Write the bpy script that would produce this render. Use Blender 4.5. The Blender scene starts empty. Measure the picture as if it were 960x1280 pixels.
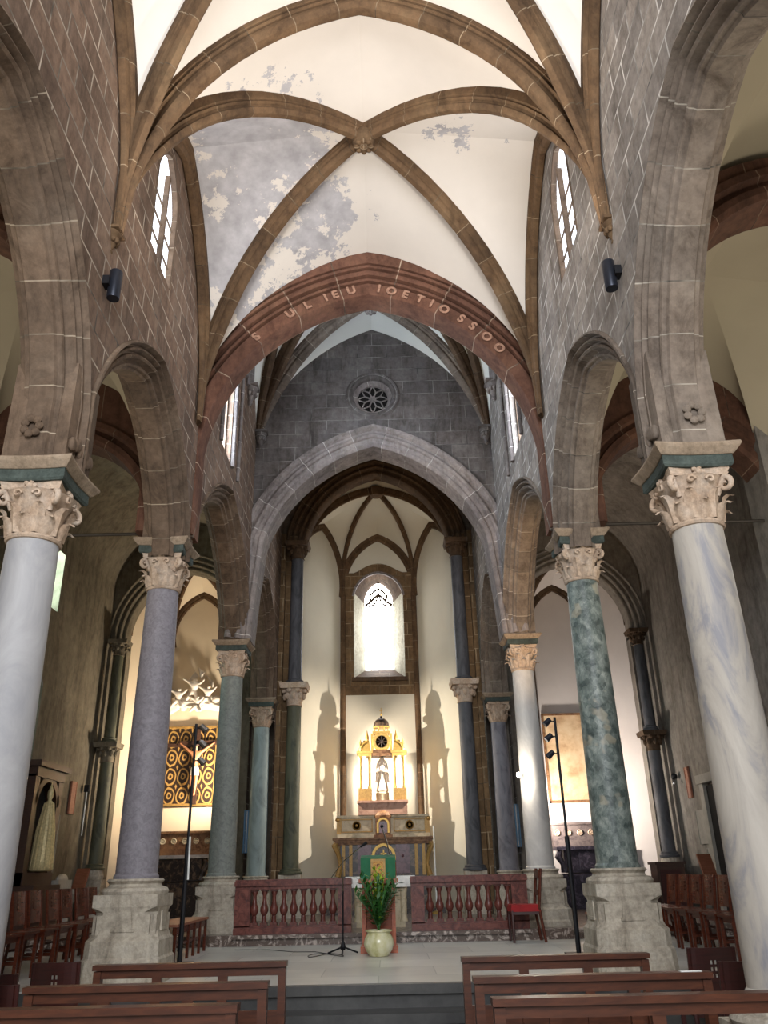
import bpy, bmesh, math, random
from mathutils import Vector, Matrix
random.seed(7)
C = bpy.context.scene.collection
PI = math.pi
def V(*a): return Vector(a)

# ------------------------------------------------------------------ materials
class NT:
    def __init__(s, name):
        s.m = bpy.data.materials.new(name); s.m.use_nodes = True
        s.t = s.m.node_tree; s.t.nodes.clear()
        s.out = s.n('ShaderNodeOutputMaterial'); s.b = s.n('ShaderNodeBsdfPrincipled')
        s.l(s.b.outputs[0], s.out.inputs[0])
    def n(s, k, **kw):
        x = s.t.nodes.new(k)
        for a, v in kw.items(): setattr(x, a, v)
        return x
    def l(s, a, b): s.t.links.new(a, b)
    def coord(s, kind='Object'):
        return s.n('ShaderNodeTexCoord').outputs[kind]
    def noise(s, vec, scale, detail=4, rough=.6, stretch=None, dist=0.0):
        if stretch:
            mp = s.n('ShaderNodeMapping'); mp.inputs['Scale'].default_value = stretch
            s.l(vec, mp.inputs['Vector']); vec = mp.outputs[0]
        x = s.n('ShaderNodeTexNoise'); x.inputs['Scale'].default_value = scale
        x.inputs['Detail'].default_value = detail; x.inputs['Roughness'].default_value = rough
        x.inputs['Distortion'].default_value = dist
        s.l(vec, x.inputs['Vector']); return x.outputs['Fac']
    def ramp(s, fac, stops):
        r = s.n('ShaderNodeValToRGB'); e = r.color_ramp.elements
        while len(e) < len(stops): e.new(.5)
        for i, (p, c) in enumerate(stops):
            e[i].position = p; e[i].color = tuple(c) + (1,) if len(c) == 3 else c
        s.l(fac, r.inputs[0]); return r.outputs[0]
    def mix(s, fac, a, b, mode='MIX'):
        x = s.n('ShaderNodeMix', data_type='RGBA', blend_type=mode)
        for sock, v in ((0, fac), (6, a), (7, b)):
            if isinstance(v, (int, float)): x.inputs[sock].default_value = v
            elif isinstance(v, tuple): x.inputs[sock].default_value = v + (1,)
            else: s.l(v, x.inputs[sock])
        return x.outputs[2]
    def bump(s, h, strength=.3, dist=.02):
        b = s.n('ShaderNodeBump'); b.inputs['Strength'].default_value = strength
        b.inputs['Distance'].default_value = dist
        s.l(h, b.inputs['Height']); s.l(b.outputs[0], s.b.inputs['Normal'])
    def col(s, c):
        if isinstance(c, tuple): s.b.inputs['Base Color'].default_value = c + (1,)
        else: s.l(c, s.b.inputs['Base Color'])
    def set(s, rough=.8, metal=0., spec=.3):
        s.b.inputs['Roughness'].default_value = rough; s.b.inputs['Metallic'].default_value = metal
        s.b.inputs['Specular IOR Level'].default_value = spec

def srgb(h):
    h = h.lstrip('#'); o = []
    for i in (0, 2, 4):
        c = int(h[i:i+2], 16)/255; o.append(c/12.92 if c <= .04045 else ((c+.055)/1.055)**2.4)
    return tuple(o)
def sc(c, k): return tuple(min(1, x*k) for x in c)

def stone(name, c1, c2, c3, mortar, bw=.6, bh=.3, ms=.008, nscale=1.2, rough=.85, bump=.35, blocks=True):
    n = NT(name); o = n.coord(); f = n.noise(o, nscale, 6, .65)
    base = n.ramp(f, [(.3, c1), (.5, c2), (.7, c3)])
    f2 = n.noise(o, nscale*9, 5, .7)
    base = n.mix(.45, base, n.ramp(f2, [(.3, sc(c2, .4)), (.5, c2), (.72, sc(c2, 1.6))]))
    f3 = n.noise(o, 2.2, 7, .75, (1.5, 1.5, .35), .6)
    base = n.mix(1., base, n.ramp(f3, [(.32, (.5, .47, .44)), (.5, (.95, .94, .92)), (.7, (1.15, 1.15, 1.15))]), 'MULTIPLY')
    if blocks:
        uv = n.coord('UV')
        br = n.n('ShaderNodeTexBrick'); br.offset = .5
        br.inputs['Scale'].default_value = 1; br.inputs['Brick Width'].default_value = bw
        br.inputs['Row Height'].default_value = bh; br.inputs['Mortar Size'].default_value = ms
        br.inputs['Mortar Smooth'].default_value = .3; br.inputs['Bias'].default_value = 0
        br.inputs['Color1'].default_value = (.78, .77, .76, 1); br.inputs['Color2'].default_value = (1.15, 1.12, 1.08, 1)
        n.l(uv, br.inputs['Vector'])
        base = n.mix(1., base, br.outputs['Color'], 'MULTIPLY')
        wob = n.ramp(n.noise(o, 2.5, 3), [(.35, (.15, .15, .15)), (.6, (1, 1, 1))]); mf = n.n('ShaderNodeMath', operation='MULTIPLY'); n.l(br.outputs['Fac'], mf.inputs[0]); n.l(wob, mf.inputs[1])
        base = n.mix(mf.outputs[0], base, mortar)
    n.col(base); n.set(rough, 0, .25)
    n.bump(f2, bump, .02); return n.m

def plain(name, c, rough=.6, metal=0., spec=.4, var=.15, scale=8, bumpk=0):
    n = NT(name); f = n.noise(n.coord(), scale, 4)
    n.col(n.ramp(f, [(.3, sc(c, 1-var)), (.7, sc(c, 1+var))])); n.set(rough, metal, spec)
    if bumpk: n.bump(f, bumpk, .01)
    return n.m

M = {}
M['st_brown'] = stone('brown_ashlar', srgb('594a3f'), srgb('735f52'), srgb('807267'), srgb('b7a999'), .55, .27, .011)
M['st_grey'] = stone('grey_ashlar', srgb('7b7470'), srgb('8f8883'), srgb('716860'), srgb('d5cfc8'), .55, .27, .011)
M['st_dark'] = stone('rose_wall_ashlar', srgb('4a4441'), srgb('625d5c'), srgb('7b797a'), srgb('8d8985'), .62, .30, .006)
M['st_mould'] = stone('moulding_stone', srgb('51443a'), srgb('6a594b'), srgb('817264'), srgb('9c8d7a'), .42, 3., .006)
M['st_mould_r'] = stone('moulding_stone_grey', srgb('5b4f47'), srgb('756a61'), srgb('91877d'), srgb('aaa092'), .42, 3., .006)
M['st_rib'] = stone('rib_stone', srgb('483829'), srgb('624c37'), srgb('7b664d'), srgb('948068'), .55, 3., .006)
M['st_red'] = stone('red_arch_stone', srgb('4b3427'), srgb('66473a'), srgb('7c5d4a'), srgb('a58f7c'), .7, 5., .008)
M['st_aisle'] = stone('aisle_arch_stone', srgb('3d2b22'), srgb('54392c'), srgb('664a3a'), srgb('7d6857'), .6, 5., .006)
M['st_lgrey'] = stone('chancel_moulding', srgb('6d6566'), srgb('87807f'), srgb('9a9089'), srgb('bdb7b0'), .5, 3., .007)
M['st_dkbrown'] = stone('dark_moulding', srgb('453528'), srgb('574535'), srgb('665544'), srgb('7a6a58'), .5, 3., .008)
M['st_apsebrown'] = stone('apse_stone', srgb('54432f'), srgb('6e583f'), srgb('7f6a50'), srgb('a08c70'), .5, .33, .010)
M['st_splay'] = stone('pale_splay_stone', srgb('8a8574'), srgb('a5a08e'), srgb('b5b1a2'), srgb('d8d2c8'), nscale=2, blocks=False)
M['st_ped'] = stone('pedestal_stone', srgb('8a8073'), srgb('aaa193'), srgb('c2bbb0'), srgb('d8d2c8'), .5, .5, .0, 2.5, blocks=False)
M['st_cap'] = stone('capital_stone', srgb('8d7057'), srgb('b09a86'), srgb('c6bbb0'), srgb('d8d2c8'), nscale=3.5, blocks=False)
M['st_impost'] = stone('impost_stone', srgb('6b5d4f'), srgb('8b7a68'), srgb('a49584'), srgb('d8d2c8'), nscale=3, blocks=False)
M['st_frieze'] = stone('green_frieze', srgb('2b302d'), srgb('3f4743'), srgb('5d6661'), srgb('d8d2c8'), nscale=5, blocks=False)
M['st_side'] = stone('aisle_plaster', srgb('5c5548'), srgb('706859'), srgb('827a6b'), srgb('8c8474'), nscale=.7, blocks=False)
M['st_sider'] = stone('aisle_plaster_grey', srgb('6b655e'), srgb('7e7871'), srgb('8f8a84'), srgb('8c8474'), nscale=.7, blocks=False)
M['st_barrel'] = stone('dark_plaster', srgb('554a40'), srgb('665b50'), srgb('726960'), srgb('8c8474'), nscale=.8, blocks=False)

def plaster(name, c, patches=(), grey=(.30, .285, .29)):
    n = NT(name); o = n.coord(); f = n.noise(o, .8, 5)
    base = n.ramp(f, [(.3, sc(c, .93)), (.7, sc(c, 1.05))])
    if patches:
        g = n.noise(o, 2.6, 8, .72)
        gv = n.n('ShaderNodeMath', operation='SUBTRACT'); n.l(g, gv.inputs[0]); gv.inputs[1].default_value = .5
        tot = None
        for (p, r) in patches:
            d = n.n('ShaderNodeVectorMath', operation='DISTANCE'); n.l(o, d.inputs[0]); d.inputs[1].default_value = p
            q = n.n('ShaderNodeMath', operation='MULTIPLY_ADD'); n.l(d.outputs['Value'], q.inputs[0]); q.inputs[1].default_value = -1; q.inputs[2].default_value = r
            a = n.n('ShaderNodeMath', operation='MULTIPLY_ADD'); n.l(gv.outputs[0], a.inputs[0]); a.inputs[1].default_value = 3.2; n.l(q.outputs[0], a.inputs[2])
            if tot is None: tot = a.outputs[0]
            else:
                mx = n.n('ShaderNodeMath', operation='MAXIMUM'); n.l(tot, mx.inputs[0]); n.l(a.outputs[0], mx.inputs[1]); tot = mx.outputs[0]
        st = n.ramp(tot, [(.0, (0, 0, 0)), (.03, (1, 1, 1))])
        gc = n.ramp(n.noise(o, 5, 6), [(.3, sc(grey, 1.1)), (.75, sc(grey, 1.7))])
        base = n.mix(st, base, gc)
    n.col(base); n.set(.9, 0, .2); n.bump(f, .08, .02); return n.m
M['web'] = plaster('nave_vault_plaster', srgb('d6cdc3'), [((-1.35, 7.6, 10.0), .95), ((-1.9, 8.6, 9.3), .75), ((-.7, 8.8, 10.2), .55), ((1.15, 7.5, 10.2), .12), ((-2.1, 6.9, 9.6), .5)])
M['web_c'] = plaster('choir_vault_plaster', srgb('dddcd4'))
M['web_apse'] = plaster('apse_plaster', srgb('cdc5b2'))
M['web_aisle'] = plaster('aisle_vault_plaster', srgb('9c907a'))
M['chapel_l'] = plaster('chapel_plaster_cream', srgb('dccbb0'))
M['chapel_r'] = plaster('chapel_plaster_white', srgb('cfc8c4'))

def marble(name, base, vein, scale=1.5, stretch=(1, 1, 1), width=.5, rough=.35, mid=None, dist=1.2):
    n = NT(name); o = n.coord(); f = n.noise(o, scale, 8, .65, stretch, dist)
    st = [(.38, vein), (width, mid or sc(base, .85)), (.66, base)]
    n.col(n.ramp(f, st)); n.set(max(rough, .3) if rough < .35 else .58, 0, .3); n.bump(n.noise(o, 30, 3), .08, .01); return n.m
M['sh_l1'] = marble('pale_grey_shaft', srgb('a8a6a7'), srgb('8f8e91'), 2.2, (1, 1, .5), rough=.5)
M['sh_l2'] = marble('violet_granite_shaft', srgb('868187'), srgb('6f6a70'), 18, (1, 1, 1), rough=.4)
M['sh_l3'] = marble('grey_granite_shaft', srgb('828680'), srgb('696d69'), 14, rough=.4)
M['sh_l4'] = marble('blue_grey_shaft', srgb('8f9c9a'), srgb('717b7a'), 3, (1, 1, .4))
M['sh_r1'] = marble('veined_white_shaft', srgb('b0a89e'), srgb('828084'), 1.6, (1.6, 1.6, .45), .5, .4, dist=2.)
n = NT('green_breccia_shaft'); o = n.coord(); vo = n.n('ShaderNodeTexVoronoi'); vo.inputs['Scale'].default_value = 16; n.l(o, vo.inputs['Vector'])
f = n.noise(o, 9, 8, .75, (1, 1, .7), .4); f2 = n.noise(o, 2.1, 3)
base = n.ramp(f, [(.36, srgb('2c3534')), (.47, srgb('4f5a58')), (.56, srgb('76807b')), (.68, srgb('a8aca4'))])
base = n.mix(n.ramp(f2, [(.60, (0, 0, 0)), (.63, (.9, .9, .9))]), base, srgb('a09884'))
base = n.mix(.35, base, n.ramp(vo.outputs['Color'], [(.2, srgb('39433f')), (.8, srgb('8d948d'))]))
n.col(base); n.set(.45, 0, .35); M['sh_r2'] = n.m
M['sh_r3'] = marble('white_marble_shaft', srgb('c9c5c0'), srgb('b2aeac'), 3, (1, 1, .5))
M['sh_r4'] = marble('dark_grey_shaft', srgb('77757c'), srgb('57555c'), 4, (1, 1, .5))
M['sh_dk'] = marble('dark_blue_shaft', srgb('56565a'), srgb('3c3c40'), 4, (1, 1, .4))
M['sh_olive'] = marble('olive_shaft', srgb('5a5a48'), srgb('3d3e33'), 4, (1, 1, .4))
M['redmarble'] = marble('red_marble', srgb('7d4a40'), srgb('4a2723'), 9, rough=.25, mid=srgb('653830'))
M['stepmarble'] = marble('veined_step_marble', srgb('5e5048'), srgb('b8aaa0'), 5, rough=.25, mid=srgb('564840'), dist=2.5)
M['altarwhite'] = marble('cream_altar_marble', srgb('cdbfa2'), srgb('a8987a'), 6, rough=.4)
M['altardark'] = marble('dark_altar_marble', srgb('3a302a'), srgb('6f5a48'), 6, rough=.3, mid=srgb('2c2522'))
M['altarbrown'] = marble('brown_altar_marble', srgb('93704f'), srgb('5f3f2a'), 8, rough=.35, mid=srgb('7c5a3e'))
M['altarpurple'] = marble('purple_altar_marble', srgb('75565c'), srgb('513a42'), 8, rough=.3)
M['altarpink'] = marble('rosy_altar_marble', srgb('b9917c'), srgb('96705c'), 7, rough=.4)
M['altarnight'] = marble('night_altar_marble', srgb('3b3640'), srgb('5b5360'), 7, rough=.3, mid=srgb('2f2b35'))
M['altarfrieze'] = marble('frieze_altar_marble', srgb('6e625f'), srgb('4c4344'), 7, rough=.4)
M['white_mensa'] = marble('white_altar_slab', srgb('c9c4bd'), srgb('a09c98'), 4, rough=.35)

def wood(name, c1, c2, rough=.35):
    n = NT(name); o = n.coord(); f = n.noise(o, 6, 5, .6, (1, 1, 7), .5)
    n.col(n.ramp(f, [(.3, c1), (.7, c2)])); n.set(rough, 0, .5); n.bump(f, .08, .005); return n.m
M['pew'] = wood('pew_wood', srgb('391c10'), srgb('552d1a'))
M['chairwood'] = wood('chair_wood', srgb('3d180c'), srgb('5e2a17'), .25)
M['chairdark'] = wood('dark_chair_wood', srgb('2b100d'), srgb('401813'), .4)
M['lectern'] = wood('lectern_wood', srgb('863914'), srgb('a94f1f'), .35)
M['darkwood'] = wood('dark_wood', srgb('2e1c12'), srgb('44291a'), .5)
M['tanwood'] = wood('tan_wood', srgb('7e4c33'), srgb('96604a'), .5)
M['gold'] = plain('gilding', srgb('b8954f'), .45, .55, .5, .2, 20, .2)
M['goldmatte'] = plain('gilded_frame', srgb('9c7a42'), .5, .3, .5, .25, 30)
M['black'] = plain('black_metal', srgb('16161a'), .45, .3)
M['gunmetal'] = plain('dark_fixture', srgb('2c2f38'), .35, .6)
M['chrome'] = plain('chrome', srgb('c8c8c8'), .2, 1.)
M['iron'] = plain('iron_rod', srgb('3a342e'), .6, .5)
M['whitecloth'] = plain('white_cloth', srgb('e8e6e0'), .8)
M['green'] = plain('green_cloth', srgb('2c6b4a'), .8)
M['redcloth'] = plain('red_upholstery', srgb('8e1a1c'), .8)
M['paper'] = plain('paper', srgb('dcdcd8'), .8)
M['stonepale'] = plain('pale_slab', srgb('8f8b82'), .7, var=.12)
M['bluecloth'] = plain('blue_banner', srgb('3d6f96'), .7)
M['steelblue'] = plain('radiant_panel', srgb('4d7391'), .5)
M['stucco'] = plain('white_stucco', srgb('d9d0c4'), .8, var=.08)
M['skin'] = plain('carved_flesh', srgb('b37a56'), .55)
M['plasticw'] = plain('silver_head', srgb('d8d8d8'), .3, .6)
M['robe'] = plain('gold_white_robe', srgb('cbb98a'), .5, .3, .5, .25, 25)
M['leaf'] = plain('leaf_green', srgb('2c5a22'), .45, 0, .5, .35, 12)
M['leaf_l'] = plain('leaf_yellow', srgb('9ab52c'), .5, 0, .5, .3, 12)
M['soil'] = plain('soil', srgb('2a2018'), .9)
M['void'] = plain('dark_recess', srgb('100c0a'), .95)
M['faded'] = plain('faded_letter_paint', srgb('997561'), .9, var=.4, scale=25)
n = NT('pot_glaze'); f = n.noise(n.coord(), 9, 4, .6, (1, 1, .5)); n.col(n.ramp(f, [(.3, srgb('a8a46a')), (.5, srgb('cfcaa0')), (.75, srgb('e2dfc8'))])); n.set(.25, 0, .6); M['pot'] = n.m
n = NT('floor_stone'); o = n.coord(); f = n.noise(o, .9, 5); b = n.n('ShaderNodeTexBrick'); b.offset = .5
b.inputs['Scale'].default_value = 1; b.inputs['Brick Width'].default_value = 1.2; b.inputs['Row Height'].default_value = .8; b.inputs['Mortar Size'].default_value = .006
b.inputs['Color1'].default_value = (.85, .85, .85, 1); b.inputs['Color2'].default_value = (1.1, 1.1, 1.1, 1); b.inputs['Mortar'].default_value = (.6, .6, .6, 1)
n.l(o, b.inputs['Vector']); n.col(n.mix(1., n.ramp(f, [(.3, srgb('b9b7b1')), (.7, srgb('d6d3ca'))]), b.outputs['Color'], 'MULTIPLY')); n.set(.3, 0, .5); M['floor'] = n.m
n = NT('dark_step_stone'); f = n.noise(n.coord(), 3, 6, .7); n.col(n.ramp(f, [(.3, srgb('2e2d2d')), (.7, srgb('4c4b49'))])); n.set(.4, 0, .4); M['step'] = n.m

def emis(name, c, s):
    n = NT(name); n.col((0, 0, 0)); n.b.inputs['Emission Color'].default_value = c + (1,); n.b.inputs['Emission Strength'].default_value = s; n.set(.5); return n.m
M['sky_apse'] = emis('bright_window_sky', (.97, .98, 1.), 14)
M['sky_nave'] = emis('lancet_window_sky', (.85, .9, 1.), 3.)
M['sky_choir'] = emis('choir_window_sky', (.75, .85, 1.), 4)
M['sky_aisle'] = emis('aisle_window_sky', (.62, .88, .85), 1.2)
M['bulb'] = emis('lamp_bulb', (1., .93, .8), 60)
M['bulb_s'] = emis('small_bulb', (1., .95, .88), 6)

# cross panel behind the crucifix: dark field with gilt scrollwork
n = NT('gilt_scroll_panel'); uv = n.coord('UV')
vo = n.n('ShaderNodeTexVoronoi', feature='DISTANCE_TO_EDGE'); vo.inputs['Scale'].default_value = 1; vo.inputs['Randomness'].default_value = .0
mp = n.n('ShaderNodeMapping'); mp.inputs['Scale'].default_value = (3.3, 2.3, 1); n.l(uv, mp.inputs['Vector'])
w = n.n('ShaderNodeTexWave', wave_type='RINGS', rings_direction='SPHERICAL'); w.inputs['Scale'].default_value = 1.15; w.inputs['Distortion'].default_value = 2.5; w.inputs['Detail Scale'].default_value = 2
fr = n.n('ShaderNodeVectorMath', operation='FRACTION'); n.l(mp.outputs[0], fr.inputs[0])
sb = n.n('ShaderNodeVectorMath', operation='SUBTRACT'); n.l(fr.outputs[0], sb.inputs[0]); sb.inputs[1].default_value = (.5, .5, 0)
n.l(sb.outputs[0], w.inputs['Vector'])
n.col(n.ramp(w.outputs['Fac'], [(.66, srgb('2a1a10')), (.74, srgb('a98549'))])); n.set(.5, .2, .5); M['scroll'] = n.m
# old canvas lit from below
n = NT('old_canvas'); f = n.noise(n.coord(), 2.2, 6, .6); n.col(n.ramp(f, [(.3, srgb('9a7450')), (.5, srgb('cdb08c')), (.7, srgb('dcc8a8'))])); n.set(.4, 0, .5); M['canvas'] = n.m
n = NT('icon_print'); f = n.noise(n.coord(), 22, 4); n.col(n.ramp(f, [(.35, srgb('8a4a22')), (.5, srgb('d2a04a')), (.65, srgb('5c2c1c'))])); n.set(.5); M['icon'] = n.m

# ------------------------------------------------------------------ mesh builder
class MB:
    def __init__(s):
        s.bm = bmesh.new(); s.uv = s.bm.loops.layers.uv.new('UVMap'); s.fl = s.bm.faces.layers.int.new('hasuv')
    def face(s, pts, uvs=None):
        vs = [s.bm.verts.new(p) for p in pts]
        try: f = s.bm.faces.new(vs)
        except ValueError: return None
        if uvs:
            for l, u in zip(f.loops, uvs): l[s.uv].uv = u
            f[s.fl] = 1
        return f
    def grid(s, rows, uvs=None, close=False):
        """rows: list of lists of points, welded"""
        vv = [[s.bm.verts.new(p) for p in r] for r in rows]
        n = len(rows[0])
        for i in range(len(rows)-1):
            for j in range(n if close else n-1):
                k = (j+1) % n
                try: f = s.bm.faces.new((vv[i][j], vv[i+1][j], vv[i+1][k], vv[i][k]))
                except ValueError: continue
                if uvs:
                    for l, u in zip(f.loops, (uvs[i][j], uvs[i+1][j], uvs[i+1][k if k else n] if k == 0 and close else uvs[i+1][k], uvs[i][k if k else n] if k == 0 and close else uvs[i][k])): l[s.uv].uv = u
                    f[s.fl] = 1
        return vv
    def box(s, c, d, rz=0, taper=1., rot=None):
        m = Matrix.Translation(Vector(c)) @ (rot if rot else Matrix.Rotation(rz, 4, 'Z'))
        x, y, z = [q/2 for q in d]; P = []
        for zz, k in ((-z, 1.), (z, taper)):
            for sx, sy in ((-1, -1), (1, -1), (1, 1), (-1, 1)): P.append(m @ Vector((sx*x*k, sy*y*k, zz)))
        v = [s.bm.verts.new(p) for p in P]
        for q in ((3, 2, 1, 0), (4, 5, 6, 7), (0, 1, 5, 4), (1, 2, 6, 5), (2, 3, 7, 6), (3, 0, 4, 7)): s.bm.faces.new([v[i] for i in q])
        return s
    def lathe(s, prof, c=(0, 0, 0), seg=24, axis=None, sq=False, cap=True):
        rows = []; c = Vector(c); tot = 0; uvs = []; R0 = max(p[0] for p in prof)
        for i, (r, z) in enumerate(prof):
            if i: tot += math.hypot(r-prof[i-1][0], z-prof[i-1][1])
            row = []
            for j in range(seg):
                a = 2*PI*j/seg + (PI/4 if sq else 0)
                p = Vector((r*math.cos(a), r*math.sin(a), z))
                if axis is not None: p = axis @ p
                row.append(c + p)
            rows.append(row); uvs.append([(2*PI*R0*j/seg, tot) for j in range(seg+1)])
        vv = s.grid(rows, uvs, close=True)
        for r, flip in (((vv[0], True), (vv[-1], False)) if cap else ()):
            try: s.bm.faces.new(r[::-1] if flip else r)
            except ValueError: pass
        return s
    def tube(s, pts, r, seg=8, cap=True):
        pts = [Vector(p) for p in pts]; rows = []; L = 0; uvs = []
        prev = None
        for i, p in enumerate(pts):
            t = (pts[min(i+1, len(pts)-1)] - pts[max(i-1, 0)]).normalized()
            if prev is None:
                a = Vector((0, 0, 1)) if abs(t.z) < .9 else Vector((1, 0, 0)); u = t.cross(a).normalized()
            else: u = (prev - t*prev.dot(t)).normalized()
            prev = u; w = t.cross(u); rr = r[i] if isinstance(r, (list, tuple)) else r
            if i: L += (pts[i]-pts[i-1]).length
            rows.append([p + (u*math.cos(2*PI*j/seg) + w*math.sin(2*PI*j/seg))*rr for j in range(seg)])
            uvs.append([(L, .3*j/seg) for j in range(seg+1)])
        vv = s.grid(rows, uvs, close=True)
        if cap:
            s.bm.faces.new(vv[0][::-1]); s.bm.faces.new(vv[-1])
        return s
    def sphere(s, c, r, seg=12, scale=(1, 1, 1), rot=None):
        m = Matrix.Translation(Vector(c)) @ (rot if rot else Matrix()) @ Matrix.Diagonal((*scale, 1))
        bmesh.ops.create_uvsphere(s.bm, u_segments=seg, v_segments=max(6, seg//2+2), radius=r, matrix=m); return s
    def sweep(s, path, prof, B, up=None, closed=True, caps=True, u0=0., taper=None):
        """path in a vertical plane with horizontal binormal B; prof = (outward, along B)"""
        path = [Vector(p) for p in path]; B = Vector(B).normalized(); rows = []; uvs = []; L = u0
        n = len(path); plen = [0]
        for i in range(1, len(prof)): plen.append(plen[-1] + math.hypot(prof[i][0]-prof[i-1][0], prof[i][1]-prof[i-1][1]))
        for i, p in enumerate(path):
            t0 = (path[i]-path[i-1]).normalized() if i else None
            t1 = (path[i+1]-path[i]).normalized() if i < n-1 else None
            a = t0 or t1; b = t1 or t0
            t = (a+b).normalized(); k = 1/max(.5, t.dot(b))
            N = B.cross(t).normalized()*k
            if i: L += (path[i]-path[i-1]).length
            g = taper(p) if taper else 1.
            rows.append([p + N*q[0]*g + B*q[1]*g for q in prof])
            uvs.append([(L, q) for q in plen] + [(L, plen[-1]+.1)])
        vv = s.grid(rows, uvs, close=closed)
        if closed and caps:
            for r in (vv[0][::-1], vv[-1]):
                try: s.bm.faces.new(r)
                except ValueError: pass
        return s
    def build(s, name, mat, parent=None, smooth=False, angle=35, **tags):
        bm = s.bm
        bmesh.ops.recalc_face_normals(bm, faces=bm.faces)
        for f in bm.faces:
            if not f[s.fl]:
                nx, ny, nz = [abs(q) for q in f.normal]
                for l in f.loops:
                    p = l.vert.co
                    l[s.uv].uv = (p.y, p.z) if nx >= ny and nx >= nz else ((p.x, p.z) if ny >= nz else (p.x, p.y))
        me = bpy.data.meshes.new(name); bm.to_mesh(me); bm.free()
        me.materials.append(M[mat] if isinstance(mat, str) else mat)
        if smooth:
            me.polygons.foreach_set('use_smooth', [True]*len(me.polygons)); me.set_sharp_from_angle(angle=math.radians(angle))
        o = bpy.data.objects.new(name, me); C.objects.link(o)
        if parent: o.parent = parent
        for k, v in tags.items(): o[k] = v
        return o

def thing(name, label, cat, loc=(0, 0, 0), rz=0, group=None):
    o = bpy.data.objects.new(name, None); C.objects.link(o); o.empty_display_size = .2
    o.location = loc; o.rotation_euler = (0, 0, rz); o['label'] = label; o['category'] = cat
    if group: o['group'] = group
    return o
def tag(o, label, cat, group=None):
    o['label'] = label; o['category'] = cat
    if group: o['group'] = group
    return o
def kids(o): return [c for c in bpy.data.objects if c.parent == o]
def copy_tree(o, loc=None, rz=None, label=None, group=None, top=True, parent=None):
    c = o.copy(); C.objects.link(c)
    if parent: c.parent = parent
    for k in o['_kids'] if False else kids(o): copy_tree(k, top=False, parent=c)
    if loc is not None: c.location = loc
    if rz is not None: c.rotation_euler = (0, 0, rz)
    if label: c['label'] = label
    if group: c['group'] = group
    return c
def struct(mb, name, mat, smooth=False, **k): return mb.build(name, mat, smooth=smooth, kind='structure', **k)

# ------------------------------------------------------------------ curves
def circ(p0, p1, a0, n=14):
    """circular arc in the (h, z) plane from apex p0 (slope a0 degrees down) to p1"""
    dx = abs(p1[0]-p0[0]); dz = p0[1]-p1[1]; ch = math.atan2(dz, dx); a0 = math.radians(a0); a1 = 2*ch-a0
    R = math.hypot(dx, dz)/(2*math.sin((a1-a0)/2)); sg = 1 if p1[0] > p0[0] else -1
    out = []
    for i in range(n+1):
        a = a0+(a1-a0)*i/n
        out.append((p0[0]+sg*R*(math.sin(a)-math.sin(a0)), p0[1]+R*(math.cos(a)-math.cos(a0))))
    return out
def arch(c, w, zs, zt, a0=8, n=14, stilt=None, stilt2=None):
    """full pointed arch, left spring -> apex -> right spring, (h, z) points"""
    L = circ((c, zt), (c-w, zs), a0, n); R = circ((c, zt), (c+w, zs), a0, n)
    pts = L[::-1] + R[1:]
    if stilt is not None: pts = [(c-w, stilt)] + pts
    if stilt2 is not None: pts = pts + [(c+w, stilt2)]
    return pts
def interp(pts, x):
    for (a, b), (c, d) in zip(pts, pts[1:]):
        if min(a, c)-1e-9 <= x <= max(a, c)+1e-9 and abs(c-a) > 1e-9: return b+(d-b)*(x-a)/(c-a)
    return pts[0][1] if x < pts[0][0] else pts[-1][1]

def wallface(mb, mapf, t0, t1, base, top, holes=(), step=.25, extra=()):
    """base/top functions of t; holes: (ta, tb, lo(t), hi(t)); base may be list of (ta,tb,f)"""
    ts = {t0, t1}; k = t0
    while k < t1: ts.add(round(k, 4)); k += step
    for h in holes:
        for i in range(13): ts.add(h[0]+(h[1]-h[0])*i/12)
    for e in extra:
        if t0 <= e <= t1: ts.add(e)
    ts = sorted(ts)
    for a, b in zip(ts, ts[1:]):
        if b-a < 1e-5: continue
        m = (a+b)/2
        bf = next(f for (p, q, f) in base if p <= m <= q)
        iv = [(bf(a), bf(b))]
        for h in sorted(holes, key=lambda h: h[2](m)):
            if h[0] < m < h[1]: iv += [(h[2](a), h[2](b)), (h[3](a), h[3](b))]
        iv.append((top(a), top(b)))
        for lo, hi in zip(iv[::2], iv[1::2]):
            mb.face([mapf(a, lo[0]), mapf(b, lo[1]), mapf(b, hi[1]), mapf(a, hi[0])],
                    [(a, lo[0]), (b, lo[1]), (b, hi[1]), (a, hi[0])])

def ruled(mb, A, B, n=6, bulge=0.0):
    """web between two curves of equal length"""
    rows = []
    for a, b in zip(A, B):
        a, b = Vector(a), Vector(b); r = []
        for j in range(n+1):
            t = j/n; p = a.lerp(b, t); p.z += bulge*4*t*(1-t)*(a-b).length; r.append(p)
        rows.append(r)
    mb.grid(rows)

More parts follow.
